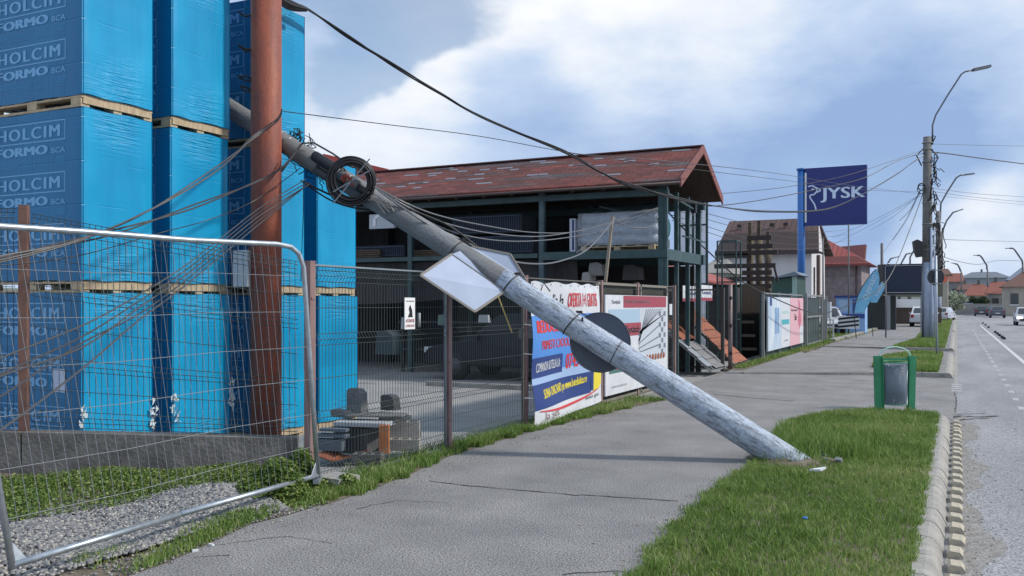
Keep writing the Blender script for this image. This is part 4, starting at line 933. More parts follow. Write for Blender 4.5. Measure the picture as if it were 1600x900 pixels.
b = MB(); b.bx(xw, -8.7, yb2-.2, yb2-.12, -.05, 4.32); b.bx(-8.7, -6.75, yb2-.2, yb2-.12, -.05, 4.32); b.bx(-6.75, -5.9, yb2-.2, yb2-.12, -.05, 2.6); b.bx(xw, xw+.1, ye+.3, yb2-.1, -.05, 4.2); b.build('back_wall', darkw, sh)
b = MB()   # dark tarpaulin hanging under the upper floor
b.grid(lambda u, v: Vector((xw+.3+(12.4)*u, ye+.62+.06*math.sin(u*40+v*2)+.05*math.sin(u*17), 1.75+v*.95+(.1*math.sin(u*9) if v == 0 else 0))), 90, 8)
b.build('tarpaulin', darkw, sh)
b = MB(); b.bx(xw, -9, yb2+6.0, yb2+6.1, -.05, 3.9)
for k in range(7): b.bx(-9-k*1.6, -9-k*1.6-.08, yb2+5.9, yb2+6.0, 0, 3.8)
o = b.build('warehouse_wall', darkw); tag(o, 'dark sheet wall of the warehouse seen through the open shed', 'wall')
# light gap at upper left of shed (window of sky) -> small whitewashed office behind
b = MB(); q_ = P(598, 346, 22.6); b.box(q_, (.75, .1, .36)); b.build('window_pane', M('pale_window', (.42, .46, .5), .3), sh)
b = MB(); b.bar(P(586, 341, 22.2), P(586, 354, 22.2), .07); b.bar(P(586, 341, 22.2), P(595, 335, 22.2), .07); b.build('white_pipe', white, sh)
# small braces on the gable side
b = MB()
b.bar((-5.6, ye+.2, 4.05), (-5.6, yr+.5, 3.9), .04); b.bar((-5.6, yr-.4, 3.2), (-5.6, yb2-.3, 3.18), .035); b.bar((-7.4, ye+.9, 3.9), (-6.2, ye+1.2, 3.6), .04)
b.build('brace', greenst, sh)
b = MB(); b.box((-5.6, yr+.55, 3.95), (.12, .14, .28)); b.build('wall_light', blackp, sh)
# neighbouring red roof tip behind the shed, seen over the coil
nb = thing('neighbour_building', (-22, 25, -.05), 'building with bright red roof edge peeking over the coil and the shed roof', 'building')
r1, r2 = P(505, 240, 25.5), P(606, 264, 25.5)
b = MB(); b.prism([r1, r2, r2+Vector((0, 0, -.12)), r1+Vector((0, 0, -.16))], (-.6, 1.5, .1)); b.prism([r1+Vector((-.3, .3, .0)), r2+Vector((-.2, .4, .0)), r2+Vector((-3, 4, .25)), r1+Vector((-3, 4, .6))], (0, 0, .05))
b.build('roof', M('bright_red_sheet', (.42, .07, .05), .5), nb)
b = MB(); b.bx(min(r1.x, r2.x)-2, r2.x-.4, r2.y+.6, r2.y+4, -.05, min(r1.z, r2.z)-.15); b.build('wall', darkw, nb)

# goods on the upper floor
def pallet_mb(b, c, w, d):
    c = Vector(c)
    for y in (-d/2+.05, 0, d/2-.05):
        b.box(c+Vector((0, y, .01)), (w, .09, .02)); b.box(c+Vector((0, y, .1)), (w, .09, .02))
        for x in (-w/2+.07, 0, w/2-.07): b.box(c+Vector((x, y, .055)), (.14, .09, .07))
    for x in np.linspace(-w/2+.06, w/2-.06, 6): b.box(c+Vector((x, 0, .119)), (.1, d, .018))
fy = ye+1.0
bd = thing('mesh_roll_bundle', (-6.85, fy, 2.84), 'silvery steel mesh rolls bundled in clear plastic on a pallet in the shed loft', 'mesh bundle')
b = MB(); pallet_mb(b, (-6.85, fy, 2.842), 1.75, .9); b.build('pallet', woodm, bd)
b = MB(); film = M('plastic_wrapped_mesh', (.26, .31, .40), .35, .3, col2=(.42, .47, .55), scale=14, stretch=(1, 1, 3), bump=1.0, bscale=26)
for k in range(3):
    for j in range(2):
        z = 3.11+k*.24; y = fy-.24+j*.46; pts = [(-7.75+i*.15, y+random.gauss(0, .01), z+random.gauss(0, .012)) for i in range(13)]; b.tube(pts, [.11]+[.14]*11+[.11], 14)
b.build('rolls', film, bd)
b = MB()
for k in range(3):
    z = 3.11+k*.24
    for i in range(46):
        x = -7.7+i*.038; b.tube([(x, fy-.24-.148*math.cos(a), z+.148*math.sin(a)) for a in (-1.2, -.5, .2, .9)] if False else [(x+.05*a, fy-.24-.146*math.cos(a), z+.146*math.sin(a)) for a in (-1.2, -.4, .4, 1.2)], .004, 3, False)
b.build('mesh_wires', M('mesh_wire_pale', (.42, .5, .6), .4, .4), bd)
b = MB(); fm = M('clear_film', (.66, .72, .78), .15, alpha=.3, bump=1.0, bscale=9, col2=(.8, .84, .9), scale=7)
b.grid(lambda u, v: Vector((-7.80+1.95*u, fy-.42-.03*math.sin(v*3.1)+.012*math.sin(u*60)+.01*math.sin(v*30+u*10), 2.98+.74*v)), 60, 20)
b.grid(lambda u, v: Vector((-7.80+1.95*u, fy-.42+.9*v, 3.72+.06*math.sin(v*3.1)+.015*math.sin(u*30+v*9))), 40, 12)
b.build('film', fm, bd)
b = MB(); b.bx(-8.02, -7.88, fy-.4, fy+.3, 2.84, 3.62); o = b.build('white_board_stack', M('white_navy_board', (.55, .58, .66), .6)); tag(o, 'narrow upright white panel with navy stripe beside the wrapped bundle', 'panel')
b = MB(); b.bx(-7.955, -7.91, fy-.404, fy-.401, 2.9, 3.6); b.build('navy_stripe', M('navy', (.01, .02, .12), .6), o)
gc = thing('garden_hose_coil', (-5.95, ye+1.2, 2.86), 'green wire coil hanging in clear bag at the shed gable', 'wire coil')
b = MB()
for k in range(8):
    r_ = .12+.016*k; cz = 3.35; b.tube([(-5.95+r_*.9*math.cos(a), ye+.95+.03*k*.2, cz+(r_+.10)*math.sin(a)) for a in np.linspace(0, 6.3, 26)], .007, 4, False)
b.build('coil', M('green_wire', (.04, .30, .22), .4), gc)
b = MB(); b.bx(-6.15, -5.75, ye+.97, ye+1.0, 2.9, 3.1); b.build('white_bag', M('white_film', (.55, .6, .6), .4), gc)
dk = M('steel_blue_grid', (.04, .06, .10), .5, .3)
for k, (x0, x1, z0, z1, lab) in enumerate(((-10.9, -9.0, 2.86, 3.35, 'dark grid bundle lying in the loft left of the first front post'), (-11.2, -9.3, 3.36, 3.85, 'upper dark grid bundle lying on another in the loft'), (-14.6, -12.6, 2.86, 3.2, 'low dark grid bundle in the loft above the fallen pole'))):
    t_ = thing('grid_bundle', ((x0+x1)/2, fy, z0), lab, 'grid bundle', 'dark grid bundles in the shed loft')
    b = MB(); b.bx(x0, x1, fy-.3, fy+.5, z0, z1-.06); b.build('core', M('bundle_core', (.025, .03, .04), .7), t_)
    b = MB()
    for i in range(int((x1-x0)/.06)): b.box((x0+i*.06+.03, fy-.32, (z0+z1)/2), (.018, .02, (z1-z0)*.8))
    b.box(((x0+x1)/2, fy-.335, z1-.08), (x1-x0, .02, .02)); b.box(((x0+x1)/2, fy-.335, z0+.04), (x1-x0, .02, .02)); b.build('bars', dk, t_)
for k, (x0, x1, z0, n_, lab) in enumerate(((-14.9, -13.3, 2.84, 4, 'stack of brown boards in the loft left of the fallen pole'), (-12.3, -11.4, 2.84, 3, 'short stack of brown boards in the loft behind the fallen pole'))):
    b = MB()
    for j in range(n_): b.box(((x0+x1)/2+random.uniform(-.1, .1), fy-.2, z0+.03+j*.055), (x1-x0, .5, .04), random.uniform(-.03, .03))
    tag(b.build('board_stack', M('board_brown', (.12, .085, .06), .85, col2=(.08, .055, .04), scale=4)), lab, 'boards')
for k, (px, py, w, h, c_, lab) in enumerate(((600, 535, .5, .55, (.03, .05, .06), 'dark box on the yard floor left of the green counter'), (740, 545, .8, .7, (.02, .025, .02), 'dark crate behind the standing car'), (930, 420, .35, .3, (.2, .19, .18), 'pale sack on the shelf below the wrapped bundle'), (985, 425, .4, .35, (.06, .05, .05), 'brown box on the shelf below the wrapped bundle'), (915, 432, .2, .2, (.3, .28, .26), 'small white pot above the advertising banner'))):
    q_ = P(px, py, 20.2); b = MB(); b.prism([(q_.x-w/2, q_.y, q_.z-h/2), (q_.x+w/2, q_.y, q_.z-h/2), (q_.x+w*.44, q_.y, q_.z+h*.3), (q_.x+w*.1, q_.y, q_.z+h/2), (q_.x-w*.4, q_.y, q_.z+h*.42)], (0, .4, 0)); tag(b.build('stored_goods', M('stored_%d' % k, c_, .8)), lab, 'goods')
b = MB(); b.bx(-8.4, -5.95, 20.1, 20.75, 1.95, 2.0)
for x in (-8.35, -7.2, -6.0): b.bx(x-.03, x+.03, 20.12, 20.18, -.05, 1.95)
tag(b.build('shelf', M('shelf_brown', (.07, .05, .04), .85)), 'brown shelf under the loft floor behind the roofing advert board', 'shelf')
# wooden prop in front of shed
b = MB(); b.bar(P(946, 440, 16.9), P(957, 338, 17.3), .05); b.v = b.v; o = b.build('wooden_prop', M('weathered_wood', (.27, .22, .17), .85)); 
o2 = o; tag(o, 'weathered wooden prop leaning upright before the wrapped mesh bundle', 'wooden prop')
b = MB(); b.bar(P(946, 440, 16.9)+Vector((0, 0, 0)), G(944, 475+2310/16.9)-Vector((0, 0, .05)), .05); b.build('lower_length', MATS['weathered_wood'], o)
# whitish polycarbonate wall behind gable
pv = thing('greenhouse_wall', (-6.4, 25.5, -.05), 'tall pale translucent panel wall with green frame behind the shed gable', 'panel wall')
b = MB(); y0 = 25.5
xa, xb = YP(1062, 400, y0).x, YP(1105, 400, y0).x
b.bx(xa, xb, y0, y0+.03, -.05, 4.75); b.build('pale_panel', M('pale_streaked_panel', (.80, .84, .90), .4, col2=(.45, .55, .72), scale=9, stretch=(2.5, 1, .15), lo=.5, hi=.75, transl=.75), pv)
for x in (xa, (xa+xb)/2, xb): 
    b = MB(); b.bx(x-.03, x+.03, y0-.06, y0-.002, -.05, 4.8); b.build('frame_post', greenst, pv)
b = MB()
for z in (2.2, 3.0, 3.9): b.bx(xa, xb, y0-.05, y0-.008, z, z+.05)
b.build('frame_rail', greenst, pv)
cg = thing('steel_cage', (xb+.35, y0+1, -.05), 'tall narrow green mesh cage standing past the pale panel wall', 'cage')
b = MB()
for dx_ in (0, .55):
    for dy_ in (0, .6): b.bar((xb+.1+dx_, y0+.8+dy_, -.05), (xb+.1+dx_, y0+.8+dy_, 3.5), .04)
for z in (1.2, 2.3, 3.5): b.bar((xb+.1, y0+.8, z), (xb+.65, y0+.8, z), .03); b.bar((xb+.65, y0+.8, z), (xb+.65, y0+1.4, z), .03); b.bar((xb+.1, y0+1.4, z), (xb+.65, y0+1.4, z), .03)
b.build('frame', greenst, cg)
b = MB()
for i in range(11): b.tube([(xb+.1+i*.055, y0+.8, 1.2), (xb+.1+i*.055, y0+.8, 3.5)], .004, 3, False)
for i in range(40): b.tube([(xb+.1, y0+.8, 1.2+i*.058), (xb+.65, y0+.8, 1.2+i*.058)], .004, 3, False)
b.build('mesh', greenst, cg)

# ================================================================== CARS
def make_car(name, L_, Wd, Ht, body, label, kind='hatch', group=None, lights=False):
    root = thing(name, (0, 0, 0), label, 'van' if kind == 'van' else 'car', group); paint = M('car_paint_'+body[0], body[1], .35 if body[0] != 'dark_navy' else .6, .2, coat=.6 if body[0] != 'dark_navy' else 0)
    hw = Wd/2
    if kind == 'van': prof = [(0, .35), (0, .75), (.03, .95), (.16, 1.1), (.30, Ht*.97), (.36, Ht), (.98, Ht), (1, Ht*.85), (1, .35)]
    else: prof = [(0, .32), (0, .55), (.02, .68), (.06, .76), (.27, .92), (.42, Ht*.97), (.50, Ht), (.75, Ht*.98), (.93, Ht*.72), (.985, Ht*.62), (1, .5), (1, .32)]
    b = MB(); n_ = len(prof)
    secs = []
    for s_, k_ in ((-1, .86), (-1, 1), (1, 1), (1, .86)):
        secs.append([Vector((p[0]*L_-L_/2, s_*hw*(k_ if p[1] > .95 or k_ < 1 else 1)*(0.84 if p[1] > 1.05 else 1), p[1])) for p in prof])
    left, right = [Vector((p[0]*L_-L_/2, -hw*(.8 if p[1] > 1.05 else .98 if p[1] > .7 else 1), p[1])) for p in prof], [Vector((p[0]*L_-L_/2, hw*(.8 if p[1] > 1.05 else .98 if p[1] > .7 else 1), p[1])) for p in prof]
    v = left+right; fs = [list(range(n_)), [n_+i for i in range(n_)][::-1]]+[[i, n_+i, n_+(i+1) % n_, (i+1) % n_] for i in range(n_)]
    b.add(v, fs); bod = b.build('body', paint, root, True)
    bv = bod.modifiers.new('bevel', 'BEVEL'); bv.width = .05; bv.segments = 2; bv.limit_method = 'ANGLE'
    zt, zb_ = Ht-.12, .96 if kind != 'van' else 1.15
    f0, f1, f2, f3 = ((.30, .43, .76, .9) if kind != 'van' else (.17, .31, .45, .5))
    for s_ in (-1, 1):
        b = MB(); yb_, yt_ = s_*(hw*.955), s_*(hw*.80+.012)
        b.quad((f0*L_-L_/2, s_*(hw*.93)+s_*.012, zb_), (f3*L_-L_/2, s_*(hw*.93)+s_*.012, zb_), (f2*L_-L_/2, yt_, zt), (f1*L_-L_/2, yt_, zt)); b.build('side_window', glassd, root, True)
    b = MB(); xa_, xb_ = (f0-.01)*L_-L_/2, (f1-.02)*L_-L_/2; b.quad((xa_-.03, -hw*.78, zb_+.01), (xa_-.03, hw*.78, zb_+.01), (xb_-.0, hw*.68, zt+.0), (xb_-.0, -hw*.68, zt+.0)); 
    b.v = [(x-.05, y, z+.04) for x, y, z in b.v]; b.build('windscreen', glassd, root, True)
    b = MB(); 
    if kind != 'van': b.quad((.955*L_-L_/2+.03, -hw*.7, 1.0), (.955*L_-L_/2+.03, hw*.7, 1.0), (.83*L_-L_/2+.06, hw*.66, Ht-.12), (.83*L_-L_/2+.06, -hw*.66, Ht-.12))
    else: b.quad((L_/2+.012, -hw*.7, 1.15), (L_/2+.012, hw*.7, 1.15), (L_/2+.012, hw*.66, Ht-.25), (L_/2+.012, -hw*.66, Ht-.25))
    b.build('rear_window', glassd, root, True)
    for x in (-L_*.31, L_*.30):
        for s_ in (-1, 1):
            b = MB(); b.tube([(x, s_*(hw-.2), .31), (x, s_*(hw+.015), .31)], .31, 20); w_ = b.build('wheel', tyre, root, True)
            b = MB(); b.tube([(x, s_*(hw), .31), (x, s_*(hw+.022), .31)], .19, 12); b.build('rim', chrome if body[0] != 'dark_navy' else M('dull_rim', (.06, .06, .065), .6), w_, True)
    hl = M('headlight_lit', (.9, .9, .85), .2, emit=((1, .93, .8), 5)) if lights else M('headlight_clear', (.6, .63, .66), .15)
    for s_ in (-1, 1):
        b = MB(); b.box((-L_/2+.03, s_*hw*.72, .66), (.10, .34, .13)); b.build('headlight', hl, root, True)
        b = MB(); b.box((L_/2-.03, s_*hw*.78, .78 if kind != 'van' else 1.0), (.09, .2, .2)); b.build('tail_light', M('tail_red', (.35, .01, .01), .3), root, True)
        b = MB(); b.box((-L_*.17, s_*(hw+.07), .98), (.1, .16, .11)); b.build('mirror', paint, root, True)
    b = MB(); b.box((-L_/2-.0, 0, .48), (.05, Wd*.7, .17)); b.build('grille', blackp, root, True)
    b = MB(); b.box((-L_/2-.03, 0, .42), (.02, .5, .11)); b.build('number_plate', white, root, True); b = MB(); b.box((L_/2+.012, 0, .6), (.02, .5, .11)); b.build('number_plate', white, root, True)
    return root
def place(o, x, y, z, heading):   # heading: direction the nose (-X local) points, in degrees from +X
    o.location = (x, y, z); o.rotation_euler = (0, 0, R(heading-180))
wx = (1590-1495)*69*.00064
place(make_car('driving_car', 4.3, 1.78, 1.5, ('silver_white', (.55, .56, .58)), 'silver white car driving towards the camera with its headlights on', lights=True), G(1607, 509, ZR).x, G(1607, 509, ZR).y+2, ZR, -90)
place(make_car('parked_car', 4.2, 1.75, 1.48, ('white', (.62, .63, .65)), 'white car parked by the pavement behind the street pole'), -2.2, 73, .0, 90)
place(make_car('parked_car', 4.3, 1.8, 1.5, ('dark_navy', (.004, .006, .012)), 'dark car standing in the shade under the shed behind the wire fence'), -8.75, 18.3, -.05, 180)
cars = [('parked_car', ('dark_red', (.22, .02, .02)), 1490, 491, 'dark red car parked beside the blossoming bush', 'hatch', 200, (0)), ('parked_van', ('blue_grey', (.25, .32, .45)), 1513, 491.5, 'small blue and white van parked down the road', 'van', 90, 0),
        ('parked_car', ('charcoal', (.03, .035, .045)), 1533, 494, 'charcoal car parked in front of the dark gate', 'hatch', 90, 0), ('parked_car', ('slate', (.06, .075, .11)), 1558, 496.5, 'slate blue car parked nearest the corner house', 'hatch', 90, 0)]
for nme, bd_, px, py, lab, kd, hd, _ in cars:
    p = G(px, py, ZR); place(make_car(nme, 4.2 if kd != 'van' else 4.6, 1.75, 1.5 if kd != 'van' else 1.9, bd_, lab, kd), p.x, p.y, ZR, hd)
p = G(1472, 502, -.0); place(make_car('parked_car', 4.2, 1.75, 1.45, ('silver', (.5, .52, .55)), 'silver car half hidden behind the second street pole'), p.x, p.y+8, ZR, 80)
p = P(1312, 512, 47); place(make_car('parked_car', 4.3, 1.8, 1.5, ('pearl_white', (.66, .67, .69)), 'white car nosing out beside the grey utility cabinet'), p.x-1.2, p.y+3.2, .0, -75)

# ================================================================== YARD THINGS BEHIND FENCE
b = MB(); b.bx(-14.6, -13.7, 17.2, 18.0, -.05, 1.15); b.bx(-14.7, -13.6, 17.1, 18.1, 1.15, 1.2); o = b.build('counter', M('pale_green_counter', (.30, .46, .44), .5)); tag(o, 'pale green counter block standing in the dark shed bay', 'counter')
b = MB(); b.bx(-9.9, -6.3, 15.9, 16.0, -.05, .04)
o = b.build('kerb_beam', kerbm); tag(o, 'pale concrete beam lying on the yard before the dark car', 'beam')
for k, (px, py, d, sz, mt, lab, shp) in enumerate((
    (632, 505, 18.6, (.18, .1, .24), 'w', 'pale box on the dark shelf nearest the warning sign', 'box'), (655, 500, 19, (.06, .05, .3), 'w', 'thin white rod standing on the dark shelf', 'rod'),
    (690, 500, 19, (.2, .1, .22), 'g', 'greenish tub on the dark shelf beside the fence post', 'box'), (755, 498, 19, (.25, .1, .16), 'w', 'white bagged bundle hanging under the shed roof', 'box'))):
    q_ = P(px, py, d); b = MB()
    if shp == 'box': b.prism([(q_.x-sz[0]/2, q_.y, q_.z-sz[2]/2), (q_.x+sz[0]/2, q_.y, q_.z-sz[2]/2), (q_.x+sz[0]*.4, q_.y, q_.z+sz[2]/2), (q_.x-sz[0]*.4, q_.y, q_.z+sz[2]/2)], (0, sz[1], 0))
    else: b.tube([(q_.x, q_.y, q_.z-.15), (q_.x, q_.y, q_.z+.15)], .03, 8)
    o = b.build('shelf_item', M('shelf_white', (.35, .37, .38), .6) if mt == 'w' else M('shelf_green', (.1, .16, .14), .6)); tag(o, lab, 'goods')
b = MB(); b.bx(-12.6, -6.8, 18.95, 19.4, 1.18, 1.22); b.bx(-12.6, -6.8, 18.95, 19.4, .5, .54)
for x in (-12.5, -10.6, -8.7, -6.9): b.bx(x-.03, x+.03, 18.97, 19.03, -.05, 1.18)
o = b.build('shelf', darkw); tag(o, 'long dark storage shelf under the shed floor', 'shelf')

# rubble heap behind the first panel: hollow blocks, roof tiles, slabs
blk = M('block_grey', (.20, .20, .205), .9, col2=(.13, .13, .135), scale=8, speck=(60, .2))
def hollow(b, c, s, rz=0, holes=3):
    m_ = Matrix.Rotation(rz, 3, 'Z'); x, y, z = s; w = .025; c = Vector(c)
    b.box(c+m_@Vector((0, -y/2+w/2, 0)), (x, w, z), rz); b.box(c+m_@Vector((0, y/2-w/2, 0)), (x, w, z), rz)
    for i in range(holes+1): b.box(c+m_@Vector((-x/2+w/2+(x-w)*i/holes, 0, 0)), (w, y-2*w-.002, z-.004), rz)
    b.box(c+m_@Vector((0, 0, z*.0)), (x-2*w, y-2*w-.002, .02), rz)
q0 = P(575, 690, 9.6)
def solid(name, px, py, d, sz, rz, mat, lab, cat, tilt=0, grp=None):
    q_ = P(px, py, d); b = MB(); b.box(q_, sz, mat=Matrix.Rotation(rz, 3, 'Z') @ Matrix.Rotation(tilt, 3, 'Y')); o = b.build(name, mat); bv = o.modifiers.new('bevel', 'BEVEL'); bv.width = .006
    return tag(o, lab, cat, grp)
t_ = thing('block_stack', P(560, 712, 9.9), 'dark grey stack of ribbed concrete blocks behind the wire fence', 'block stack')
b = MB(); c_ = P(572, 687, 9.75)
for i in range(9): b.box((c_.x-.30+i*.05, c_.y-i*.000, c_.z), (.04, .3, .28), R(0))
b.build('blocks', M('block_dark', (.10, .10, .105), .9), t_)
b = MB(); c2 = P(601, 686, 9.45); b.box(c2, (.1, .1, .30), R(26)); 
for i in range(3): b.box(c2+Vector((-.03+i*.03, -.056, 0)), (.006, .006, .29), R(26))
o = b.build('hollow_brick', M('orange_brick', (.55, .22, .09), .8, col2=(.45, .17, .07), scale=9)); tag(o, 'upright orange hollow brick beside the dark block stack', 'brick')
solid('concrete_slab', 570, 661, 9.65, (.60, .30, .05), R(14), M('slab_grey', (.42, .43, .45), .8), 'pale grey slab lying on top of the dark blocks', 'slab')
solid('concrete_slab', 590, 648, 9.8, (.62, .3, .02), R(20), blk, 'thin dark slab lying above the pale slab', 'slab')
def ridge_tile(px, py, d, w, h, lab, mat):
    q_ = P(px, py, d); b = MB(); prof_ = [(-w/2, 0), (-w/2, h*.9), (-w*.3, h), (w*.2, h*.97), (w*.42, h*.8), (w/2, 0)]
    b.prism([q_+Vector((x, 0, z)) for x, z in prof_], (.02, .10, 0)); o = b.build('ridge_tile', mat); tag(o, lab, 'roof tile')
ridge_tile(553, 645, 9.9, .2, .27, 'grey curved roof tile standing upright at the blue stack corner', blk)
ridge_tile(605, 641, 9.9, .18, .17, 'dark square roof tile standing upright on the slabs', M('tile_dark', (.07, .07, .075), .8))
ridge_tile(528, 652, 9.8, .2, .08, 'low curved grey tile lying left of the upright tile', blk)
q_ = G(522, 722); b = MB(); b.grid(lambda u, v: q_+Vector((-.2+.42*u, -.1+.25*v+.16*u, .05+.03*math.cos(u*6.28)+.02*v)), 12, 4); o = b.build('clay_tile', orange); sm = o.modifiers.new('solid', 'SOLIDIFY'); sm.thickness = .015; tag(o, 'curved orange clay tile lying on the ground inside the fence', 'roof tile')
q_ = P(575, 716, 9.0); b = MB(); hollow(b, q_, (.3, .16, .1), R(20)); o = b.build('hollow_block', conc); tag(o, 'grey hollow block lying low in front of the block stack', 'hollow block')
q_ = P(520, 680, 9.5); b = MB(); b.box(q_, (.34, .12, .03), R(10)); b.box(q_+Vector((.02, .0, .06)), (.30, .10, .03), R(14)); b.box(q_+Vector((-.05, 0, -.10)), (.34, .12, .12), R(12)); o = b.build('scrap_pile', M('scrap_blue_grey', (.12, .15, .19), .7)); tag(o, 'pile of blue grey scrap pieces beside the pink fence post', 'scrap pile')
pal = M('pale_block', (.43, .41, .38), .9, col2=(.33, .31, .28), scale=8, speck=(60, .15))
for k, (px, py, d, s, rz, lab) in enumerate(((628, 672, 9.9, (.40, .2, .2), R(26), 'pale hollow block on the right of the rubble heap'), (618, 655, 10.1, (.34, .2, .07), R(24), 'pale flat slab topping the pale hollow block'), (632, 694, 9.7, (.34, .18, .12), R(24), 'pale low block under the pale hollow block'))):
    b = MB(); hollow(b, P(px, py, d), s, rz, 3); o = b.build('hollow_block', pal); tag(o, lab, 'hollow block')

# small warning sign on the fence
ws_ = thing('warning_sign', XP(641, 490, FX+.03), 'small white warning sign with black hooded figure tied to the wire fence', 'sign')
a, c = XP(632.5, 465, FX+.045), XP(648.5, 514, FX+.045); X_ = FX+.045
b = MB(); b.bx(X_-.006, X_, a.y, c.y, c.z, a.z); b.build('board', M('sign_white', (.78, .78, .78), .5), ws_)
b = MB(); yc = (a.y+c.y)/2; h_ = a.z-c.z; w_ = c.y-a.y
b.quad((X_+.003, yc-w_*.22, c.z+h_*.38), (X_+.003, yc+w_*.25, c.z+h_*.38), (X_+.003, yc+w_*.2, c.z+h_*.6), (X_+.003, yc+.0, c.z+h_*.78), (X_+.003, yc-w_*.12, c.z+h_*.66), (X_+.003, yc-w_*.05, c.z+h_*.52))
b.quad((X_+.003, yc-w_*.4, c.z+h_*.88), (X_+.003, yc+w_*.4, c.z+h_*.88), (X_+.003, yc+w_*.4, c.z+h_*.90), (X_+.003, yc-w_*.4, c.z+h_*.90)); b.build('pictogram', blackp, ws_)
b = MB(); b.text('ATENTIE', (X_, yc-w_*.42, c.z+h_*.22), (0, 1, 0), (0, 0, 1), w_*.84, h_*.10, .02); b.text('CAINE RAU', (X_, yc-w_*.42, c.z+h_*.07), (0, 1, 0), (0, 0, 1), w_*.84, h_*.08, .01); b.build('lettering', M('dull_red', (.35, .08, .09), .6), ws_)

# ================================================================== BANNERS
UY, UZ = Vector((0, 1, 0)), Vector((0, 0, 1))
class Ban:
    """flat print on the plane X = const: u runs along +Y (away), v up, in 0..1 of the banner"""
    def __init__(s, X, px0, px1, zt, zb, wav=None): s.X = X; s.y0 = onX(px0, X); s.y1 = onX(px1, X); s.zt = zt; s.zb = zb; s.wav = wav
    def pt(s, u, v, l=0):
        w = s.wav(u, v) if s.wav else (0, 0); return Vector((s.X+l+w[0], s.y0+(s.y1-s.y0)*u, s.zb+(s.zt-s.zb)*v+w[1]))
    def patch(s, u0, u1, v0, v1, mat, parent, name, l=.004, n_=24):
        b = MB(); b.grid(lambda a, c: s.pt(u0+(u1-u0)*a, v0+(v1-v0)*c, l), n_ if s.wav else 1, n_ if s.wav else 1); return b.build(name, mat, parent)
    def text(s, t, u, v, w, h, mat, parent, name='lettering', bold=.02, l=.009, skew=0):
        b = MB(); b.text(t, (0, 0, 0), (1, 0, 0), (0, 1, 0), 1, 1, bold, 0)
        b.v = [tuple(s.pt(u+x*w, v+y*h+skew*x, l)) for x, y, z in b.v]; return b.build(name, mat, parent)
def wav1(u, v):
    sag = -.20*max(0, .16-v)*(u-.2)*2 if v < .16 else 0
    return (.022*math.sin(u*9+v*3)+.012*math.sin(v*13+u*4)+.05*max(0, .5-v)*math.sin(v*5+1)+.10*max(0, .35-v)*(1-u), .10*u*(1-v)*1.0+(.015*math.sin(u*25)*(1 if v > .97 else 0)))
bn = thing('advert_banner', (FX+.08, onX(880, FX), 0), 'wrinkled blue, white and red advertising banner tied on the fence behind the fallen pole', 'banner')
B1 = Ban(FX+.085, 829, 938, 1.945, .02, wav1)
bw = M('banner_white', (.66, .68, .71), .45, col2=(.58, .60, .64), scale=5, bump=.25, bscale=7); bb_ = M('banner_blue', (.075, .24, .62), .45, bump=.25, bscale=7); bnv = M('banner_navy', (.018, .045, .19), .45); rd = M('banner_red', (.60, .045, .05), .5); yl = M('banner_yellow', (.75, .62, .04), .5); bl = M('banner_black', (.03, .03, .03), .5)
b = MB(); b.grid(lambda u, v: B1.pt(u, v), 40, 60); sheet = b.build('sheet', bw, bn)
B1.patch(0, 1, .36, .765, bb_, bn, 'blue_field'); B1.patch(.0, .80, .26, .36, M('banner_pale_blue', (.32, .45, .68), .5), bn, 'pale_field', .0045)
B1.patch(0, .42, .33, .47, bnv, bn, 'navy_field', .007); B1.patch(0, .80, .11, .285, bnv, bn, 'navy_field', .0072)
B1.text('casa butelia la', .02, .82, .40, .10, bl, bn, bold=.01); B1.text('OFERTA 1+1 GRATIS', .47, .82, .48, .11, rd, bn, bold=.04)
B1.text('REDUCERI', .06, .64, .40, .09, rd, bn, bold=.10); B1.text('PRIMESTI CADOU', .12, .52, .40, .065, rd, bn, bold=.03); B1.text('un bon', .56, .53, .2, .05, bw, bn, bold=.02)
B1.text('COMANDA BUTELIA LA:', .05, .365, .34, .065, bw, bn, bold=.03, skew=.01); B1.text('0745 890 123', .46, .345, .46, .115, rd, bn, bold=.05, skew=.01)
B1.text('SUNA ORICAND pe www.butelialata.ro', .12, .155, .62, .085, yl, bn, bold=.05, skew=.03)
b = MB()
for i in range(24):
    u0, u1 = .05+.9*i/24, .05+.9*(i+1)/24; f_ = lambda u: .105-.06*math.sin(u*3.14)+.03*u; t_h = lambda u: .016*math.sin(u*3.14)+.003
    b.quad(B1.pt(u0, f_(u0), .012), B1.pt(u1, f_(u1), .012), B1.pt(u1, f_(u1)+t_h(u1), .012), B1.pt(u0, f_(u0)+t_h(u0), .012))
b.build('red_swoosh', rd, bn)
b = MB(); b.add([B1.pt(.84, .12, .012), B1.pt(.93, .12, .012), B1.pt(.98, .16, .012), B1.pt(.985, .26, .012), B1.pt(.95, .28, .012), B1.pt(.98, .32, .012), B1.pt(.98, .46, .012), B1.pt(.84, .46, .012), B1.pt(.86, .3, .012), B1.pt(.84, .25, .012)], [list(range(10))]); b.build('yellow_bottle', yl, bn)
b = MB(); b.add([B1.pt(.8, .12, .013), B1.pt(.84, .13, .013), B1.pt(.845, .26, .013), B1.pt(.82, .42, .013), B1.pt(.8, .38, .013)], [list(range(5))]); b.build('dark_bottle', bnv, bn)
B1.text('la set', .12, .03, .2, .05, M('banner_grey', (.35, .25, .25), .6), bn, bold=.0); B1.text('petrom gaz'.replace('petrom', 'auto'), .72, .055, .22, .03, bl, bn, bold=0)
b = MB()
for u in np.linspace(.02, .98, 9): b.ring(B1.pt(u, .985, .006), (1, 0, 0), .012, .004, 10, 4)
for v in (.2, .5, .7): b.tube([B1.pt(0, v), B1.pt(-.06, v+.01, -.05)], .006, 4)
b.build('eyelets', chrome, bn)

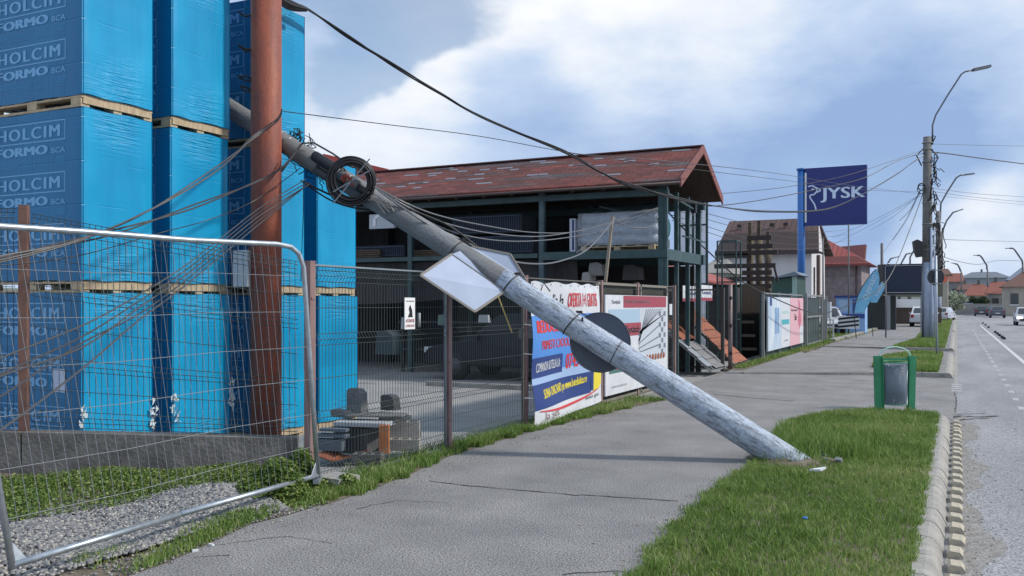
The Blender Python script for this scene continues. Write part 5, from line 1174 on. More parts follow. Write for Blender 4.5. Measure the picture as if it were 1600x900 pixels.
B2 = Ban(FX+.07, 946, 1043, 1.80, .10, None)
bn2 = thing('advert_board', (FX+.07, B2.y0, .1), 'framed white roofing advert board with red header band on the fence', 'advertising board')
b = MB(); b.bx(B2.X-.03, B2.X, B2.y0, B2.y1, .16, 1.80); b.build('panel', bw, bn2)
cr2 = M('board_crimson', (.33, .05, .075), .5)
B2.patch(.25, .97, .875, .995, cr2, bn2, 'red_header'); B2.text('Sisteme complete de acoperis ceramic', .27, .915, .40, .04, bw, bn2, bold=.03); B2.text('Tondach', .08, .915, .12, .035, bnv, bn2, bold=.02)
B2.patch(.04, .50, .66, .86, M('board_sky', (.35, .48, .60), .5), bn2, 'sky_image'); B2.patch(.25, .52, .59, .72, cr2, bn2, 'red_box', .006); B2.text('Tondach', .27, .62, .22, .07, bw, bn2, bold=.01, l=.012)
B2.patch(.50, .97, .32, .865, M('board_image_pale', (.50, .54, .60), .5), bn2, 'roof_image', .0045)
dg = M('board_line_grey', (.16, .18, .22), .6); b = MB()
for i in range(11):
    v0 = .83-.028*i; v1 = .86-.005*i; b.quad(B2.pt(.48, .52-.002*i+.02*i*.5, .008), B2.pt(.50, .52+.012*i, .008), B2.pt(.62+.035*i if i < 9 else .95, .86 if i < 9 else .8, .008), B2.pt(.61+.035*i if i < 9 else .93, .86 if i < 9 else .8, .008))
for (v0, v1) in ((.49, .66), (.44, .54), (.40, .45)): b.quad(B2.pt(.48, v0, .009), B2.pt(.82, v1, .009), B2.pt(.82, v1+.016, .009), B2.pt(.48, v0+.012, .009))
for i in range(8):
    for j in range(3): 
        if (i+j) % 2: b.quad(B2.pt(.83+.045*j, .36+.06*i, .0085), B2.pt(.865+.045*j, .36+.06*i, .0085), B2.pt(.865+.045*j, .41+.06*i, .0085), B2.pt(.83+.045*j, .41+.06*i, .0085))
b.build('roof_lines', dg, bn2)
b = MB()
for i in range(7): b.add([B2.pt(.62+.05*i+.018*math.cos(a), .335+.035*math.sin(a), .012) for a in np.linspace(0, 5.8, 8)], [list(range(8))])
b.build('tile_swatches', orange, bn2)
B2.patch(.05, .42, .24, .36, M('board_green', (.06, .16, .14), .5), bn2, 'tile_image'); b = MB()
for i in range(5): b.add([B2.pt(.09+.065*i+.024*math.cos(a), .31+.04*math.sin(a), .011) for a in np.linspace(0, 5.8, 8)], [list(range(8))])
b.build('tile_swatches', cr2, bn2); B2.text('www.tondach.ro', .08, .10, .22, .025, dg, bn2, bold=0)
fr = M('bent_steel_frame', (.30, .31, .31), .5, .5)
b = MB(); yb0, yb1 = B2.y0-.25, B2.y1+.15
for y in (yb0, (yb0+yb1)/2+.3, yb1): b.bx(FX-.03, FX+.02, y-.03, y+.03, -.05, 2.0)
b.bx(FX-.03, FX+.02, yb0, yb1, 1.96, 2.0); b.bx(FX-.03, FX+.02, yb0, yb1, .05, .09); b.build('support_frame', M('old_brown_frame', (.20, .19, .16), .7), bn2)
b = MB(); b.bx(FX-.06, FX-.04, yb0, yb1, .05, 1.97); b.build('backing', M('dark_board', (.05, .045, .04), .8, col2=(.09, .08, .065), scale=5, stretch=(1, 1, 6)), bn2)

# gate opening posts
gp_ = thing('gate_post', XP(1141, 578, -5.13)*1, 'tall rusty grey pipe gate post at the tile display opening', 'gate post')
gy = onX(1141, -5.13); gp_.location = (-5.13, gy, 0); b = MB(); b.tube([(-5.13, gy, -.02), (-5.13, gy, 2.15)], .055, 14); b.build('pipe', M('streaked_pipe', (.30, .26, .26), .6, .2, col2=(.16, .11, .10), scale=7, stretch=(1, 1, .3)), gp_)
for z in (.4, 1.1, 1.8): b = MB(); b.box((-5.10, gy-.06, z), (.05, .06, .08)); b.build('hinge', blackp, gp_)
gt = thing('yard_gate', (-5.13, onX(1131, -5.13), 0), 'opened dark mesh gate leaf swung beside the streaked gate post', 'gate')
gy2 = onX(1131, -5.13); b = MB(); b.bx(-5.20, -5.12, gy2-.05, gy2+.05, -.0, 2.05); b.bar((-5.2, gy2, 2.0), (-6.6, gy2-.6, 2.0), .04); b.bar((-5.2, gy2, .1), (-6.6, gy2-.6, .1), .04); b.bar((-6.6, gy2-.6, .1), (-6.6, gy2-.6, 2.0), .04); b.build('frame', M('dark_brown_steel', (.05, .045, .04), .6), gt)
b = MB(); mesh_panel(b, (-6.58, gy2-.6, 0), (-5.22, gy2-.02, 0), .1, .1, 2.0, 2.0, (.3, .65), r=.003); b.build('wire_panel', wirem, gt)
# tile display racks
TILE = [(('display_rack'), -6.75, -5.15, 21.1, 22.3, 1.45, 'front roof tile display rack with orange tiles above grey tiles'), ('display_rack', -6.9, -5.15, 23.2, 24.7, 1.75, 'rear roof tile display rack with orange tiles behind the gate post')]
greyt = M('grey_tile', (.22, .215, .22), .7, col2=(.15, .15, .155), scale=8)
for k, (nme, xt, xb_, ya, yb, zt, lab) in enumerate(TILE):
    t_ = thing(nme, ((xt+xb_)/2, (ya+yb)/2, 0), lab, 'display rack', 'roof tile display racks'); top, bot = Vector((xt, 0, zt)), Vector((xb_, 0, .08)); ln = (top-bot).length; dr = (bot-top)/ln; nr = Vector((-dr.z, 0, dr.x)); nr = nr if nr.z > 0 else -nr
    b = MB()
    for y in (ya, (ya+yb)/2, yb): b.bar(top+Vector((0, y, 0)), bot+Vector((0, y, 0)), .05); b.bar((xt, y, -.05), (xt, y, zt), .05)
    for s_ in (0, .33, .66, 1): q_ = top.lerp(bot, s_); b.bar(q_+Vector((0, ya-.3 if k == 0 else ya, 0)), q_+Vector((0, yb, 0)), .04)
    b.bar(top+Vector((0, ya-.3, 0)), bot+Vector((0, ya-.3, 0)), .04) if k == 0 else None
    b.build('frame', fr if k == 0 else M('dark_rack_steel', (.06, .055, .05), .6), t_)
    def tiles(s0, s1, y0_, y1_, mat, name):
        b = MB(); nrow = max(1, int((s1-s0)*ln/.3)); 
        for r_ in range(nrow):
            sa, sb = s0+(s1-s0)*r_/nrow, s0+(s1-s0)*(r_+1)/nrow
            b.grid(lambda u, v: top.lerp(bot, sa+(sb-sa)*v)+Vector((0, y0_+(y1_-y0_)*u, 0))+nr*(.04+.02*abs(math.sin(u*(y1_-y0_)/.22*math.pi))+.02*v), int((y1_-y0_)/.03), 2)
        b.build(name, mat, t_)
    if k == 0: tiles(0, .52, ya, yb, orange, 'orange_tiles'); tiles(.55, 1, ya+.1, yb, greyt, 'grey_tiles'); tiles(.5, .95, ya-.38, ya-.06, M('silver_panel', (.34, .36, .38), .4, .5), 'metal_sheet')
    else: tiles(0, 1.0, ya, yb, orange, 'orange_tiles')
# hanging posters
for k, (px0, px1, yt, yb, lab) in enumerate(((1067, 1091, 446, 471, 'white poster with blue lettering and red foot, hanging nearer the shed post'), (1094, 1113, 445, 470, 'white poster with blue lettering and red foot, hanging farther along the rail'))):
    X_ = -5.9; a, c = XP(px0, yt, X_), XP(px1, yb, X_); t_ = thing('hanging_poster', (X_, a.y, a.z), lab, 'poster', 'posters hung above the tile display')
    b = MB(); b.bx(X_-.01, X_, a.y, c.y, c.z, a.z); b.build('sheet', bw, t_); b = MB(); b.bx(X_+.002, X_+.004, a.y, c.y, c.z, c.z+(a.z-c.z)*.2); b.build('red_foot', cr2, t_)
    b = MB(); b.text('Tondach' if k else 'Tondach', (X_, a.y+(c.y-a.y)*.1, c.z+(a.z-c.z)*.42), UY, UZ, (c.y-a.y)*.75, (a.z-c.z)*.22, .03, .004); b.build('lettering', bnv, t_)
b = MB(); X_ = -5.9; b.bar((X_-.02, ye+.3, 2.62), (X_-.02, 26, 2.62), .04)
b = MB(); a, c = XP(1045.5, 475, -5.1), XP(1049.5, 492, -5.1); b.bx(-5.1, -5.09, a.y, c.y, c.z, a.z); tag(b.build('paper_notice', bw), 'tiny pale notice on the frame beside the roofing advert board', 'notice')

# dark boarded storage behind the gate up to banner 3
ds = thing('storage_container', (-7.2, 28, -.05), 'dark brown boarded storage cabin behind the gate post', 'storage cabin')
b = MB(); b.bx(-9.5, -5.9, 27.6, 31.5, -.05, 2.25); b.build('cabin', M('dark_brown_boards', (.018, .015, .013), .9, col2=(.032, .026, .022), spec=.08, scale=3, stretch=(5, 5, .5)), ds)
for k in range(3):
    b = MB(); q_ = YP(1150+k*2, 503+k*21, 27.55); b.bx(q_.x-.1, q_.x+.55, 27.50, 27.59, q_.z-.04, q_.z+.04); b.build('batten', M('tan_wood', (.16, .13, .10), .8), ds)
b = MB(); b.bx(-12, -5.85, 26.8, 27.3, -.05, 2.15); o = b.build('stacked_sheets', darkw); tag(o, 'long dark stack of sheets behind the tile display', 'sheet stack')
# red lean-to roof
lt = thing('lean_to', (-8.2, 26, -.05), 'lean to with long red sheet roof sloping down behind the shed', 'lean to')
r1, r2, r3, r4 = P(1030, 408, 30), P(1148, 437, 33), P(1150, 447, 31.2), P(1045, 425, 27)
b = MB(); b.prism([r1, r2, r3, r4], (0, 0, -.07)); r5, r6 = P(1118, 440, 31.5), P(1195, 455, 33); b.prism([r5, r6, P(1195, 459, 31.5), P(1122, 450, 30)], (0, 0, -.06)); b.build('roof', M('dull_red_sheet', (.36, .09, .075), .6, col2=(.27, .07, .06), scale=4), lt)
b = MB(); b.prism([r4+Vector((0, .1, -.07)), r3+Vector((0, .1, -.07)), Vector((r3.x, r3.y+.1, -.05)), Vector((r4.x, r4.y+.1, -.05))], (-.1, .3, 0)); b.build('wall', darkw, lt)

# cantilever rack of old timber posts
rk = thing('timber_rack', (-8.0, 33, -.05), 'tall weathered cantilever rack of three posts with stacked arms before the white house', 'rack')
wd_ = M('old_rack_timber', (.055, .042, .032), .85, col2=(.14, .115, .07), scale=3)
ry = 33.0
for k, (px, top_) in enumerate(((1172, 348), (1186, 345), (1200, 362))):
    q_ = YP(px, top_, ry+k*.5); b = MB(); b.tube([(q_.x, q_.y, -.05), (q_.x, q_.y, q_.z-.55)], .13, 12); b.bx(q_.x-.06, q_.x+.06, q_.y-.05, q_.y+.05, q_.z-.55, q_.z); b.build('post', wd_, rk)
for k, (xa_, xb2, yp) in enumerate(((1118, 1215, 396), (1132, 1170, 400), (1117, 1212, 416), (1125, 1210, 436), (1150, 1205, 458), (1150, 1205, 480), (1150, 1204, 500), (1168, 1206, 372), (1168, 1208, 385), (1160, 1206, 426), (1160, 1206, 447))):
    a, c = YP(xa_, yp, ry-.2), YP(xb2, yp+(3 if k != 2 else 2), ry-.2); b = MB(); b.bx(min(a.x, c.x), max(a.x, c.x), ry-.3, ry-.15, a.z-.09, a.z+.07); b.build('arm', M('dark_arm', (.04, .035, .032), .8), rk)
a = YP(1210, 418, ry-.25); b = MB(); b.bar(a, a+Vector((.12, 0, -.5)), .07); b.build('stay', MATS['dark_arm'], rk)

# ================================================================== BANNER 3 + far fence + gate
B3 = Ban(-5.06, 1200, 1255, 1.86, .23, None)
bn3 = thing('advert_board', (-5.06, B3.y0, 0), 'white and pink advertising board with blue figure picture on steel posts', 'advertising board')
b = MB(); b.bx(-5.10, -5.06, B3.y0, B3.y1, .23, 1.86); b.build('panel', bw, bn3)
B3.patch(0, .33, .0, 1, M('board_ice_blue', (.36, .48, .62), .5, col2=(.62, .68, .74), scale=1.3, stretch=(1, 1.5, .7)), bn3, 'blue_picture'); B3.patch(.16, .27, .30, .80, M('board_blue_fig', (.10, .22, .42), .5, col2=(.3, .42, .6), scale=3), bn3, 'blue_figure', .006); B3.patch(.04, .09, .84, 1., bnv, bn3, 'navy_tab', .006)
B3.patch(.58, 1, .0, 1, M('board_pink', (.68, .40, .45), .5), bn3, 'pink_field'); B3.patch(.34, .55, .46, .56, M('board_teal', (.06, .38, .44), .5), bn3, 'teal_band'); B3.patch(.36, .54, .68, .73, M('board_mint', (.40, .58, .56), .5), bn3, 'mint_band')
b = MB(); b.add([B3.pt(.83, .98, .008), B3.pt(.88, .9, .008), B3.pt(.9, .7, .008), B3.pt(.93, .5, .008), B3.pt(.87, .33, .008), B3.pt(.82, .5, .008), B3.pt(.84, .7, .008)], [list(range(7))]); b.build('pink_stripe', M('board_rose', (.52, .14, .20), .5), bn3)
B3.patch(.88, 1, 0, .38, bw, bn3, 'white_corner', .006); B3.text('Farmacia', .60, .72, .2, .05, dg, bn3, bold=.02); B3.text('Be', .71, .52, .07, .14, dg, bn3, bold=.02); B3.text('plus', .42, .12, .1, .03, dg, bn3)
b = MB()
for y in (B3.y0-.3, B3.y0+2.3, B3.y0+4.6, B3.y1+.15): b.bx(-5.18, -5.11, y-.035, y+.035, -.05, 2.02)
b.bx(-5.17, -5.12, B3.y0-.3, B3.y1+.2, 1.95, 1.99); b.build('support_frame', fr, bn3)
b = MB(); b.bx(-5.25, -5.20, B3.y0-.3, B3.y1+.2, .0, 1.92); b.build('backing', greenst, bn3)
fg = thing('bar_gate', (-5.13, 36, 0), 'green backed bar gate with pale steel frame past the pink advertising board', 'gate')
ya, yb = onX(1260, -5.13), onX(1284, -5.13)
b = MB(); 
for y in (ya, yb): b.bx(-5.17, -5.10, y-.05, y+.05, -.02, 2.05)
for z in (.1, 1.15, 1.98): b.bx(-5.16, -5.11, ya+.05, yb-.05, z-.03, z+.03)
b.build('frame', fr, fg)
b = MB()
for y in np.linspace(ya+.3, yb-.3, 9): b.bx(-5.145, -5.125, y-.02, y+.02, .13, 1.95)
b.build('bars', M('grey_bars', (.2, .22, .22), .5), fg)
b = MB(); b.bx(-5.26, -5.22, ya, yb, .1, 1.9); b.build('backing', M('dark_green_sheet', (.02, .045, .04), .6, col2=(.05, .08, .08), scale=1.2), fg)
ff = thing('slat_fence', (-5.13, 41, 0), 'short dark slatted fence length ending at the grey cabinet', 'fence')
b = MB(); b.bx(-5.15, -5.11, yb+.06, onX(1291, -5.13), .1, 1.85); b.build('slats', M('dark_slats', (.04, .05, .05), .6), ff); b = MB(); y = onX(1291, -5.13); b.bx(-5.19, -5.09, y-.05, y+.05, -.02, 2.0); b.build('post', fr, ff)
b = MB(); q_ = G(1289, 531); 
uc = thing('utility_cabinet', (q_.x, q_.y, 0), 'pale grey utility cabinet on thin legs at the verge', 'utility cabinet'); dq = 41.5
b = MB(); c_ = P(1293, 484.5, dq); b.box((c_.x, c_.y, c_.z), (.30, .5, .75)); b.build('box', M('cabinet_grey', (.42, .46, .50), .5), uc)
b = MB(); b.tube([(c_.x-.1, c_.y-.15, 0), (c_.x-.1, c_.y-.15, c_.z)], .03, 6); b.tube([(c_.x+.1, c_.y+.15, 0), (c_.x+.1, c_.y+.15, c_.z)], .03, 6); b.build('leg', fr, uc)
b = MB(); b.bar(P(1287, 500, 40), P(1302, 500, 40), .06); b.bar(P(1287, 500, 40), G(1287, 533), .06); b.bar(P(1302, 500, 40), G(1302, 533), .06); o = b.build('low_barrier', M('pale_barrier', (.4, .42, .42), .6)); tag(o, 'low pale tube barrier on the grass under the cabinet', 'barrier')

# striped board, kiosk, flags
q_ = P(1326, 513, 45.5); b = MB(); b.box((q_.x, q_.y, q_.z+.30), (1.0, .06, .65)); o = b.build('striped_board', white); tag(o, 'low white board with black slanted stripes beside the white car', 'striped board')
b = MB()
for k in range(3): b.prism([(q_.x-.5, q_.y-.034, q_.z+.02+k*.2), (q_.x+.5, q_.y-.034, q_.z+.14+k*.2), (q_.x+.5, q_.y-.034, q_.z+.24+k*.2), (q_.x-.5, q_.y-.034, q_.z+.12+k*.2)], (0, -.01, 0))
b.build('stripes', blackp, o)
ks = thing('kiosk', P(1330, 508, 50), 'light blue kiosk with navy band standing behind the feather flags', 'kiosk'); c_ = P(1329, 508, 50); lbm = M('kiosk_blue', (.25, .42, .70), .5)
b = MB(); b.bx(c_.x-.75, c_.x+.75, c_.y, c_.y+1.5, 0, 2.0); b.build('body', lbm, ks); b = MB(); b.bx(c_.x-.85, c_.x+.85, c_.y-.1, c_.y+1.6, 2.0, 2.12); b.build('roof', bnv, ks)
b = MB(); b.bx(c_.x-.74, c_.x+.74, c_.y-.01, c_.y-.003, .85, 1.1); b.bx(c_.x+.1, c_.x+.6, c_.y-.01, c_.y-.003, 1.15, 1.9); b.build('navy_band', M('kiosk_navy', (.03, .07, .3), .5), ks)
b = MB(); b.bx(c_.x-.62, c_.x-.05, c_.y-.012, c_.y-.004, 1.2, 1.9); b.build('window', M('kiosk_pane', (.35, .5, .66), .3), ks)
fl = M('flag_sky_blue', (.14, .40, .62), .6, col2=(.20, .48, .68), scale=2); fl2 = M('flag_pale', (.5, .66, .8), .6)
def feather(px0, py0, px1, py1, w, d, word, lab, bend=.2):
    bt, tp_ = P(px0, py0, d), P(px1, py1, d); t_ = thing('feather_flag', bt, lab, 'flag', 'feather flags beside the kiosk'); n_ = 16; Lp, Rp = [], []
    rt = Vector((cT, sT, 0)); ax = (tp_-bt); b = MB()
    for i in range(n_+1):
        s_ = i/n_; c0 = bt+Vector((0, 0, .5)).lerp(ax, s_)*1.0+rt*(-bend*math.sin(s_*math.pi)*0); bow = rt*(-.22*math.sin(s_*math.pi)); ww = w*(.72+.4*math.sin(s_*math.pi*.8))*(1-s_**5)+.02; Lp.append(c0+bow-rt*.12); Rp.append(c0+bow*.6-rt*.12+rt*ww)
    vs = [v for p_ in zip(Lp, Rp) for v in p_]; b.add(vs, [[2*i, 2*i+1, 2*i+3, 2*i+2] for i in range(n_)]); o = b.build('sail', fl, t_); sm = o.modifiers.new('solid', 'SOLIDIFY'); sm.thickness = .01
    b = MB(); b.tube([Vector((bt.x, bt.y, 0))]+[l for l in Lp[::3]]+[tp_], .018, 6); b.build('pole', blackp, t_)
    dirn = (Lp[12]+Rp[12]-Lp[4]-Rp[4]).normalized(); o0 = (Lp[5]+Rp[5])/2; side_ = dirn.cross(Vector((sT, -cT, 0))).normalized(); 
    if side_.dot(rt) > 0: side_ = -side_
    b = MB(); b.text(word, o0-side_*w*.22-Vector((-sT, cT, 0))*.02, dirn, side_, ax.length*.45, w*.40, .02, 0); b.build('lettering', fl2, t_)
    return t_
feather(1338, 505, 1372, 420, .62, 43, 'CUMPARO', 'tall blue feather flag leaning right in front of the kiosk')
feather(1364, 488, 1382, 440, .42, 46, 'CASH', 'smaller blue feather flag below the dark screen')
b = MB(); q_ = G(1336, 511, 0); b.box((q_.x, q_.y, .35), (1.1, .4, .7)); tag(b.build('display_counter', lbm), 'low light blue counter at the foot of the tall flag', 'counter')

# LED screen
sc_ = thing('led_screen', P(1408, 500, 56), 'large switched off dark screen in a black frame on posts behind the street pole', 'screen')
y_s = P(1408, 440, 56).y; a, c = YP(1380, 413, y_s), YP(1446, 460, y_s)
b = MB(); b.bx(a.x, c.x, y_s, y_s+.3, c.z, a.z); b.build('cabinet', blackp, sc_)
b = MB(); b.bx(a.x+.18, c.x-.12, y_s-.03, y_s-.003, c.z+.22, a.z-.18); b.build('screen_face', M('screen_navy_black', (.012, .022, .05), .25), sc_)
b = MB(); b.bx(a.x+.1, a.x+.14, y_s-.04, y_s-.005, c.z+.1, a.z-.08); b.bx(a.x+.1, c.x-.05, y_s-.04, y_s-.005, a.z-.12, a.z-.08); b.bx(a.x+.1, c.x-.05, y_s-.04, y_s-.005, c.z+.1, c.z+.15); b.build('bezel', M('bezel_silver', (.35, .38, .42), .4, .5), sc_)
b = MB(); b.prism([a+Vector((-.35, .5, 0)), Vector((a.x-.002, y_s+.005, a.z)), Vector((a.x-.002, y_s+.005, c.z)), Vector((a.x-.35, y_s+.5, c.z))], (-.02, .05, 0)); b.build('side_panel', blackp, sc_)
for x in (a.x+.3, c.x-.2):
    b = MB(); b.bx(x-.09, x+.09, y_s+.05, y_s+.25, 0, c.z); b.build('leg', M('grey_leg', (.25, .26, .28), .5), sc_)

# gatehouse yard behind screen
gh = thing('gate_house', P(1415, 500, 75), 'low stone walled gateway with dark wooden gate and pale awning', 'gateway'); y_g = P(1415, 500, 75).y
a, c = YP(1396, 462, y_g), YP(1442, 506, y_g)
b = MB(); b.bx(a.x-.6, c.x+1.5, y_g, y_g+.5, a.z-.1, a.z+.9); b.build('lintel', M('dark_stone', (.10, .10, .08), .9, col2=(.18, .17, .13), scale=3), gh)
b = MB(); b.bx(a.x+.1, c.x+1.0, y_g-.3, y_g-.1, a.z-1.0, a.z-.3); b.build('awning', M('white_awning', (.75, .77, .78), .6), gh)
b = MB(); b.bx(a.x+.2, c.x+1.4, y_g+.2, y_g+.3, 0, a.z-1.0); b.build('gate_leaf', M('brown_gate', (.09, .07, .06), .8, col2=(.13, .1, .085), scale=2, stretch=(4, 1, .3)), gh)
b = MB(); b.bx(a.x-.5, a.x+.2, y_g-5, y_g+.2, 0, 2.15); b.build('side_wall', M('beige_wall', (.40, .35, .30), .8), gh)
q_ = YP(1390, 470, y_g-12); b = MB(); b.bx(q_.x-.4, q_.x-.3, y_g-17, y_g-5, .1, 2.1); 
for k in range(8): b.bx(q_.x-.3, q_.x-.25, y_g-17+k*1.5, y_g-16.9+k*1.5, .1, 2.15)
o = b.build('green_fence', M('dark_grey_green', (.07, .09, .085), .7)); tag(o, 'dark grey green panel fence leading up to the gateway', 'fence')
b = MB(); q_ = P(1363, 500, 58); b.bx(q_.x-1.6, q_.x+1.4, q_.y, q_.y+.3, 0, 2.2); tag(b.build('hedge_wall', M('dark_hoarding', (.035, .045, .045), .8)), 'dark hoarding panel between the kiosk and the gateway', 'hoarding')

# ================================================================== ADVERT PYLON
jy = thing('shop_pylon', (0, 0, 0), 'tall blue shop pylon with square navy sign, white lettering and bird line drawing', 'shop sign'); y_j = P(1306, 300, 50).y; 
p0 = YP(1252, 458, y_j); jy.location = (p0.x, y_j, 0)
b = MB(); b.tube([(p0.x, y_j, 0), (p0.x, y_j, YP(1252, 266, y_j).z)], .21, 18); b.tube([(p0.x, y_j, YP(1252, 266, y_j).z), (p0.x, y_j, YP(1252, 263.5, y_j).z)], .27, 18); b.build('mast', M('mast_blue', (.03, .14, .42), .4), jy)
a, c = YP(1258.5, 264, y_j), YP(1355, 350, y_j)
navy = M('sign_navy', (.010, .022, .165), .35)
b = MB(); b.bx(a.x, c.x, y_j-.18, y_j+.18, c.z, a.z); sbx = b.build('sign_box', navy, jy)
b = MB(); b.bx(a.x-.01, a.x+.09, y_j-.2, y_j-.182, c.z+.2, a.z-.25); b.build('pale_edge', white, jy)
b = MB(); b.bx(a.x-.25, a.x-.002, y_j-.06, y_j+.06, a.z-.35, a.z-.15); b.bx(a.x-.25, a.x-.002, y_j-.06, y_j+.06, c.z+.1, c.z+.3); b.build('bracket', MATS['mast_blue'], jy)
def jp(px, py): return YP(px, py, y_j-.19)
lw = M('sign_letter_white', (.62, .72, .88), .5)
b = MB(); o_ = jp(1282, 316.5); e_ = jp(1352, 316.5); b.text('JYSK', o_, (1, 0, 0), UZ, e_.x-o_.x, (316.5-294)*50/F*1.0, .035, .004); b.build('lettering', lw, jy)
b = MB()
def stroke(pts, r=.045): b.tube(catmull([jp(*p) for p in pts], 6), r, 6)
stroke([(1263, 292), (1267, 290.5), (1271, 291), (1274, 293), (1282, 297.5), (1275, 301), (1272, 304), (1267, 305), (1265.5, 308), (1269, 314), (1273, 320), (1275, 328)]); stroke([(1275, 293.5), (1276.5, 297), (1275, 301)], .035)
q_ = jp(1270, 296); b.disc((q_.x, q_.y-.03, q_.z), (0, -1, 0), .06, .02, 12); b.build('bird_drawing', lw, jy)
# thin mast poles
for px, yt, yb, d, lab, r in ((1326, 350, 505, 48, 'thin dark flag mast rising beside the navy shop sign', .035), (1378, 380, 512, 60, 'grey wooden telephone post behind the dark screen', .09), (1384, 440, 527, 44, 'thin leaning grey sign tube standing on the pavement', .03), (1286, 372, 500, 60, 'thin rusty mast in front of the red roofed house', .05)):
    q_ = P(px, 475, d); b = MB(); b.tube([(q_.x, q_.y, 0), (q_.x, q_.y, H+(475-yt)*d/F)], [r*1.15, r], 8); o = b.build('thin_post', M('thin_post_grey', (.12, .12, .13), .6)); tag(o, lab, 'post')

# ================================================================== STREET POLES + LAMPS
lampm = M('lamp_grey', (.12, .13, .15), .5, .3)
def street_pole(px, py_base, ytop, d, arm, lab, detail=0, r=.16, name='street_lamp', flip=1):
    q_ = P(px, 475, d); x, y = q_.x, q_.y; zt = H+(475-ytop)*d/F; t_ = thing(name, (x, y, 0), lab, 'street pole', 'concrete street poles with lamps')
    b = MB(); b.tube([(x, y, -.1), (x, y, zt*.38)], [r*1.2, r*1.05], 14); b.build('whitewashed_foot' if detail else 'foot', M('pole_pale_paint', (.36, .42, .52), .8, col2=(.26, .31, .4), scale=4, stretch=(1, 1, .4)), t_)
    b = MB(); b.tube([(x, y, zt*.38), (x, y, zt)], [r*1.04, r*.82], 14); b.build('shaft', M('street_pole_concrete', (.19, .185, .18), .85, col2=(.13, .13, .125), scale=5), t_)
    if arm:
        pts = [P(px+arm[0][0], arm[0][1], d)]+[P(*p_, d) for p_ in arm[1:]]; b = MB(); b.tube(pts, max(.035, .0009*d), 8); b.build('lamp_arm', lampm, t_)
        e_, f_ = pts[-1], pts[-2]; dr = (e_-f_).normalized(); b = MB(); b.bar(e_-dr*.05, e_+dr*.75, .3, .12); b.build('lamp_head', M('lamp_head_grey', (.16, .17, .19), .5), t_)
    return t_, x, y, zt
t_, x, y, zt = street_pole(1449, 530, 214, 42, [(8, 226), (1457, 196), (1462, 180), (1480, 150), (1502, 116), (1508, 112), (1522, 109)], 'nearest upright concrete street pole with tall curved lamp arm and tangled cables', 1, .22, 'utility_pole')
for dx_, r_, mt in ((.17, .055, fr), (.30, .035, lampm), (-.2, .03, lampm)):
    b = MB(); b.tube([(x+dx_, y-.22, 0), (x+dx_, y-.22, 5.2 if dx_ > 0 else 3.6)], r_, 8); b.build('conduit', M('conduit_pale', (.34, .42, .55), .5) if dx_ > 0 else mt, t_)
for z in (9.2, 8.9, 8.3, 7.1, 6.4, 5.4, 4.2): b = MB(); b.ring((x, y, z), (0, 0, 1), .22, .025, 18, 5); b.build('band', M('band_metal', (.25, .26, .28), .5, .4), t_)
b = MB()
for k in range(46):
    z = random.uniform(4.0, 8.8); s_ = [Vector((x+.26+random.gauss(0, .05), y-.15, z))]
    for j in range(4): s_.append(s_[-1]+Vector((random.gauss(0, .09), random.gauss(0, .04), random.gauss(-.15, .16))))
    b.tube(s_, .02, 4)
b.build('cable_tangle', blackp, t_)
b = MB(); b.prism([P(1428, 377, 41.6), P(1430, 392, 41.6), P(1434, 402, 41.6), P(1442, 401, 41.6), P(1442, 378, 41.6), P(1434, 374, 41.6)], (-.1, .3, 0)); b.build('black_box', blackp, t_)
b = MB(); b.ring(P(1440, 292, 41.7), (sT, -cT, .1), .16, .03, 18, 6); b.ring(P(1440, 296, 41.7), (sT, -cT, .1), .2, .02, 18, 6); b.build('cable_loop', blackp, t_)
for (a_, c_) in ((((1443, 232)), (1432, 243)), ((1456, 234), (1466, 246)), ((1456, 212), (1462, 213))):
    b = MB(); b.tube([P(a_[0], a_[1], 41.9), P(c_[0], c_[1], 41.9), P(c_[0]+(8 if c_[0] < 1449 else -8), c_[1]+16, 41.9)], .03, 6); b.build('bracket', blackp, t_)
t2, x2, y2_, zt2 = street_pole(1466, 512, 330, 76, [(3, 345), (1470, 318), (1480, 300), (1494, 278), (1500, 274), (1508, 273)], 'second upright concrete street pole with curved lamp arm just behind the nearest', 1, .22, 'utility_pole')
b = MB()
for k in range(26):
    z = random.uniform(3, 8.5); s_ = [Vector((x2+.2+random.gauss(0, .08), y2_-.2, z))]
    for j in range(3): s_.append(s_[-1]+Vector((random.gauss(0, .15), 0, random.gauss(-.2, .3))))
    b.tube(s_, .035, 4)
b.build('cable_tangle', blackp, t2); b = MB(); q_ = P(1461, 354, 75); b.box((q_.x, q_.y, q_.z), (.7, .3, .6)); b.build('black_box', blackp, t2)
street_pole(1471, 505, 362, 108, [(1, 372), (1474, 358), (1479, 345), (1489, 332), (1495, 330)], 'third upright street pole with lamp, half hidden behind the second', 0, .2)
for px, yt, d, arm, lab in ((1405, 425, 110, [(0, 420), (1408, 412), (1416, 397), (1421, 396)], 'far lamp above the left part of the dark screen'), (1387, 425, 120, [(0, 420), (1388, 410), (1392, 404), (1396, 403)], 'farthest small lamp above the corner of the dark screen'), (1421, 420, 90, [(1, 416), (1422, 402), (1427, 393), (1431, 391)], 'far lamp just left of the nearest street pole'),
                            (1502, 424, 186, [(-1, 424), (1499, 418), (1496, 413), (1492, 412)], 'farthest right side street lamp before the grey building'), (1543, 421, 172, [(-1, 421), (1542, 415), (1534, 402), (1531, 399), (1527, 399)], 'middle right side street lamp before the grey building'), (1598, 413, 150, [(0, 414), (1597, 407), (1586, 391), (1583, 388), (1578, 388)], 'right side street lamp at the picture edge')):
    street_pole(px, 0, yt, d, arm, lab, 0, .17)
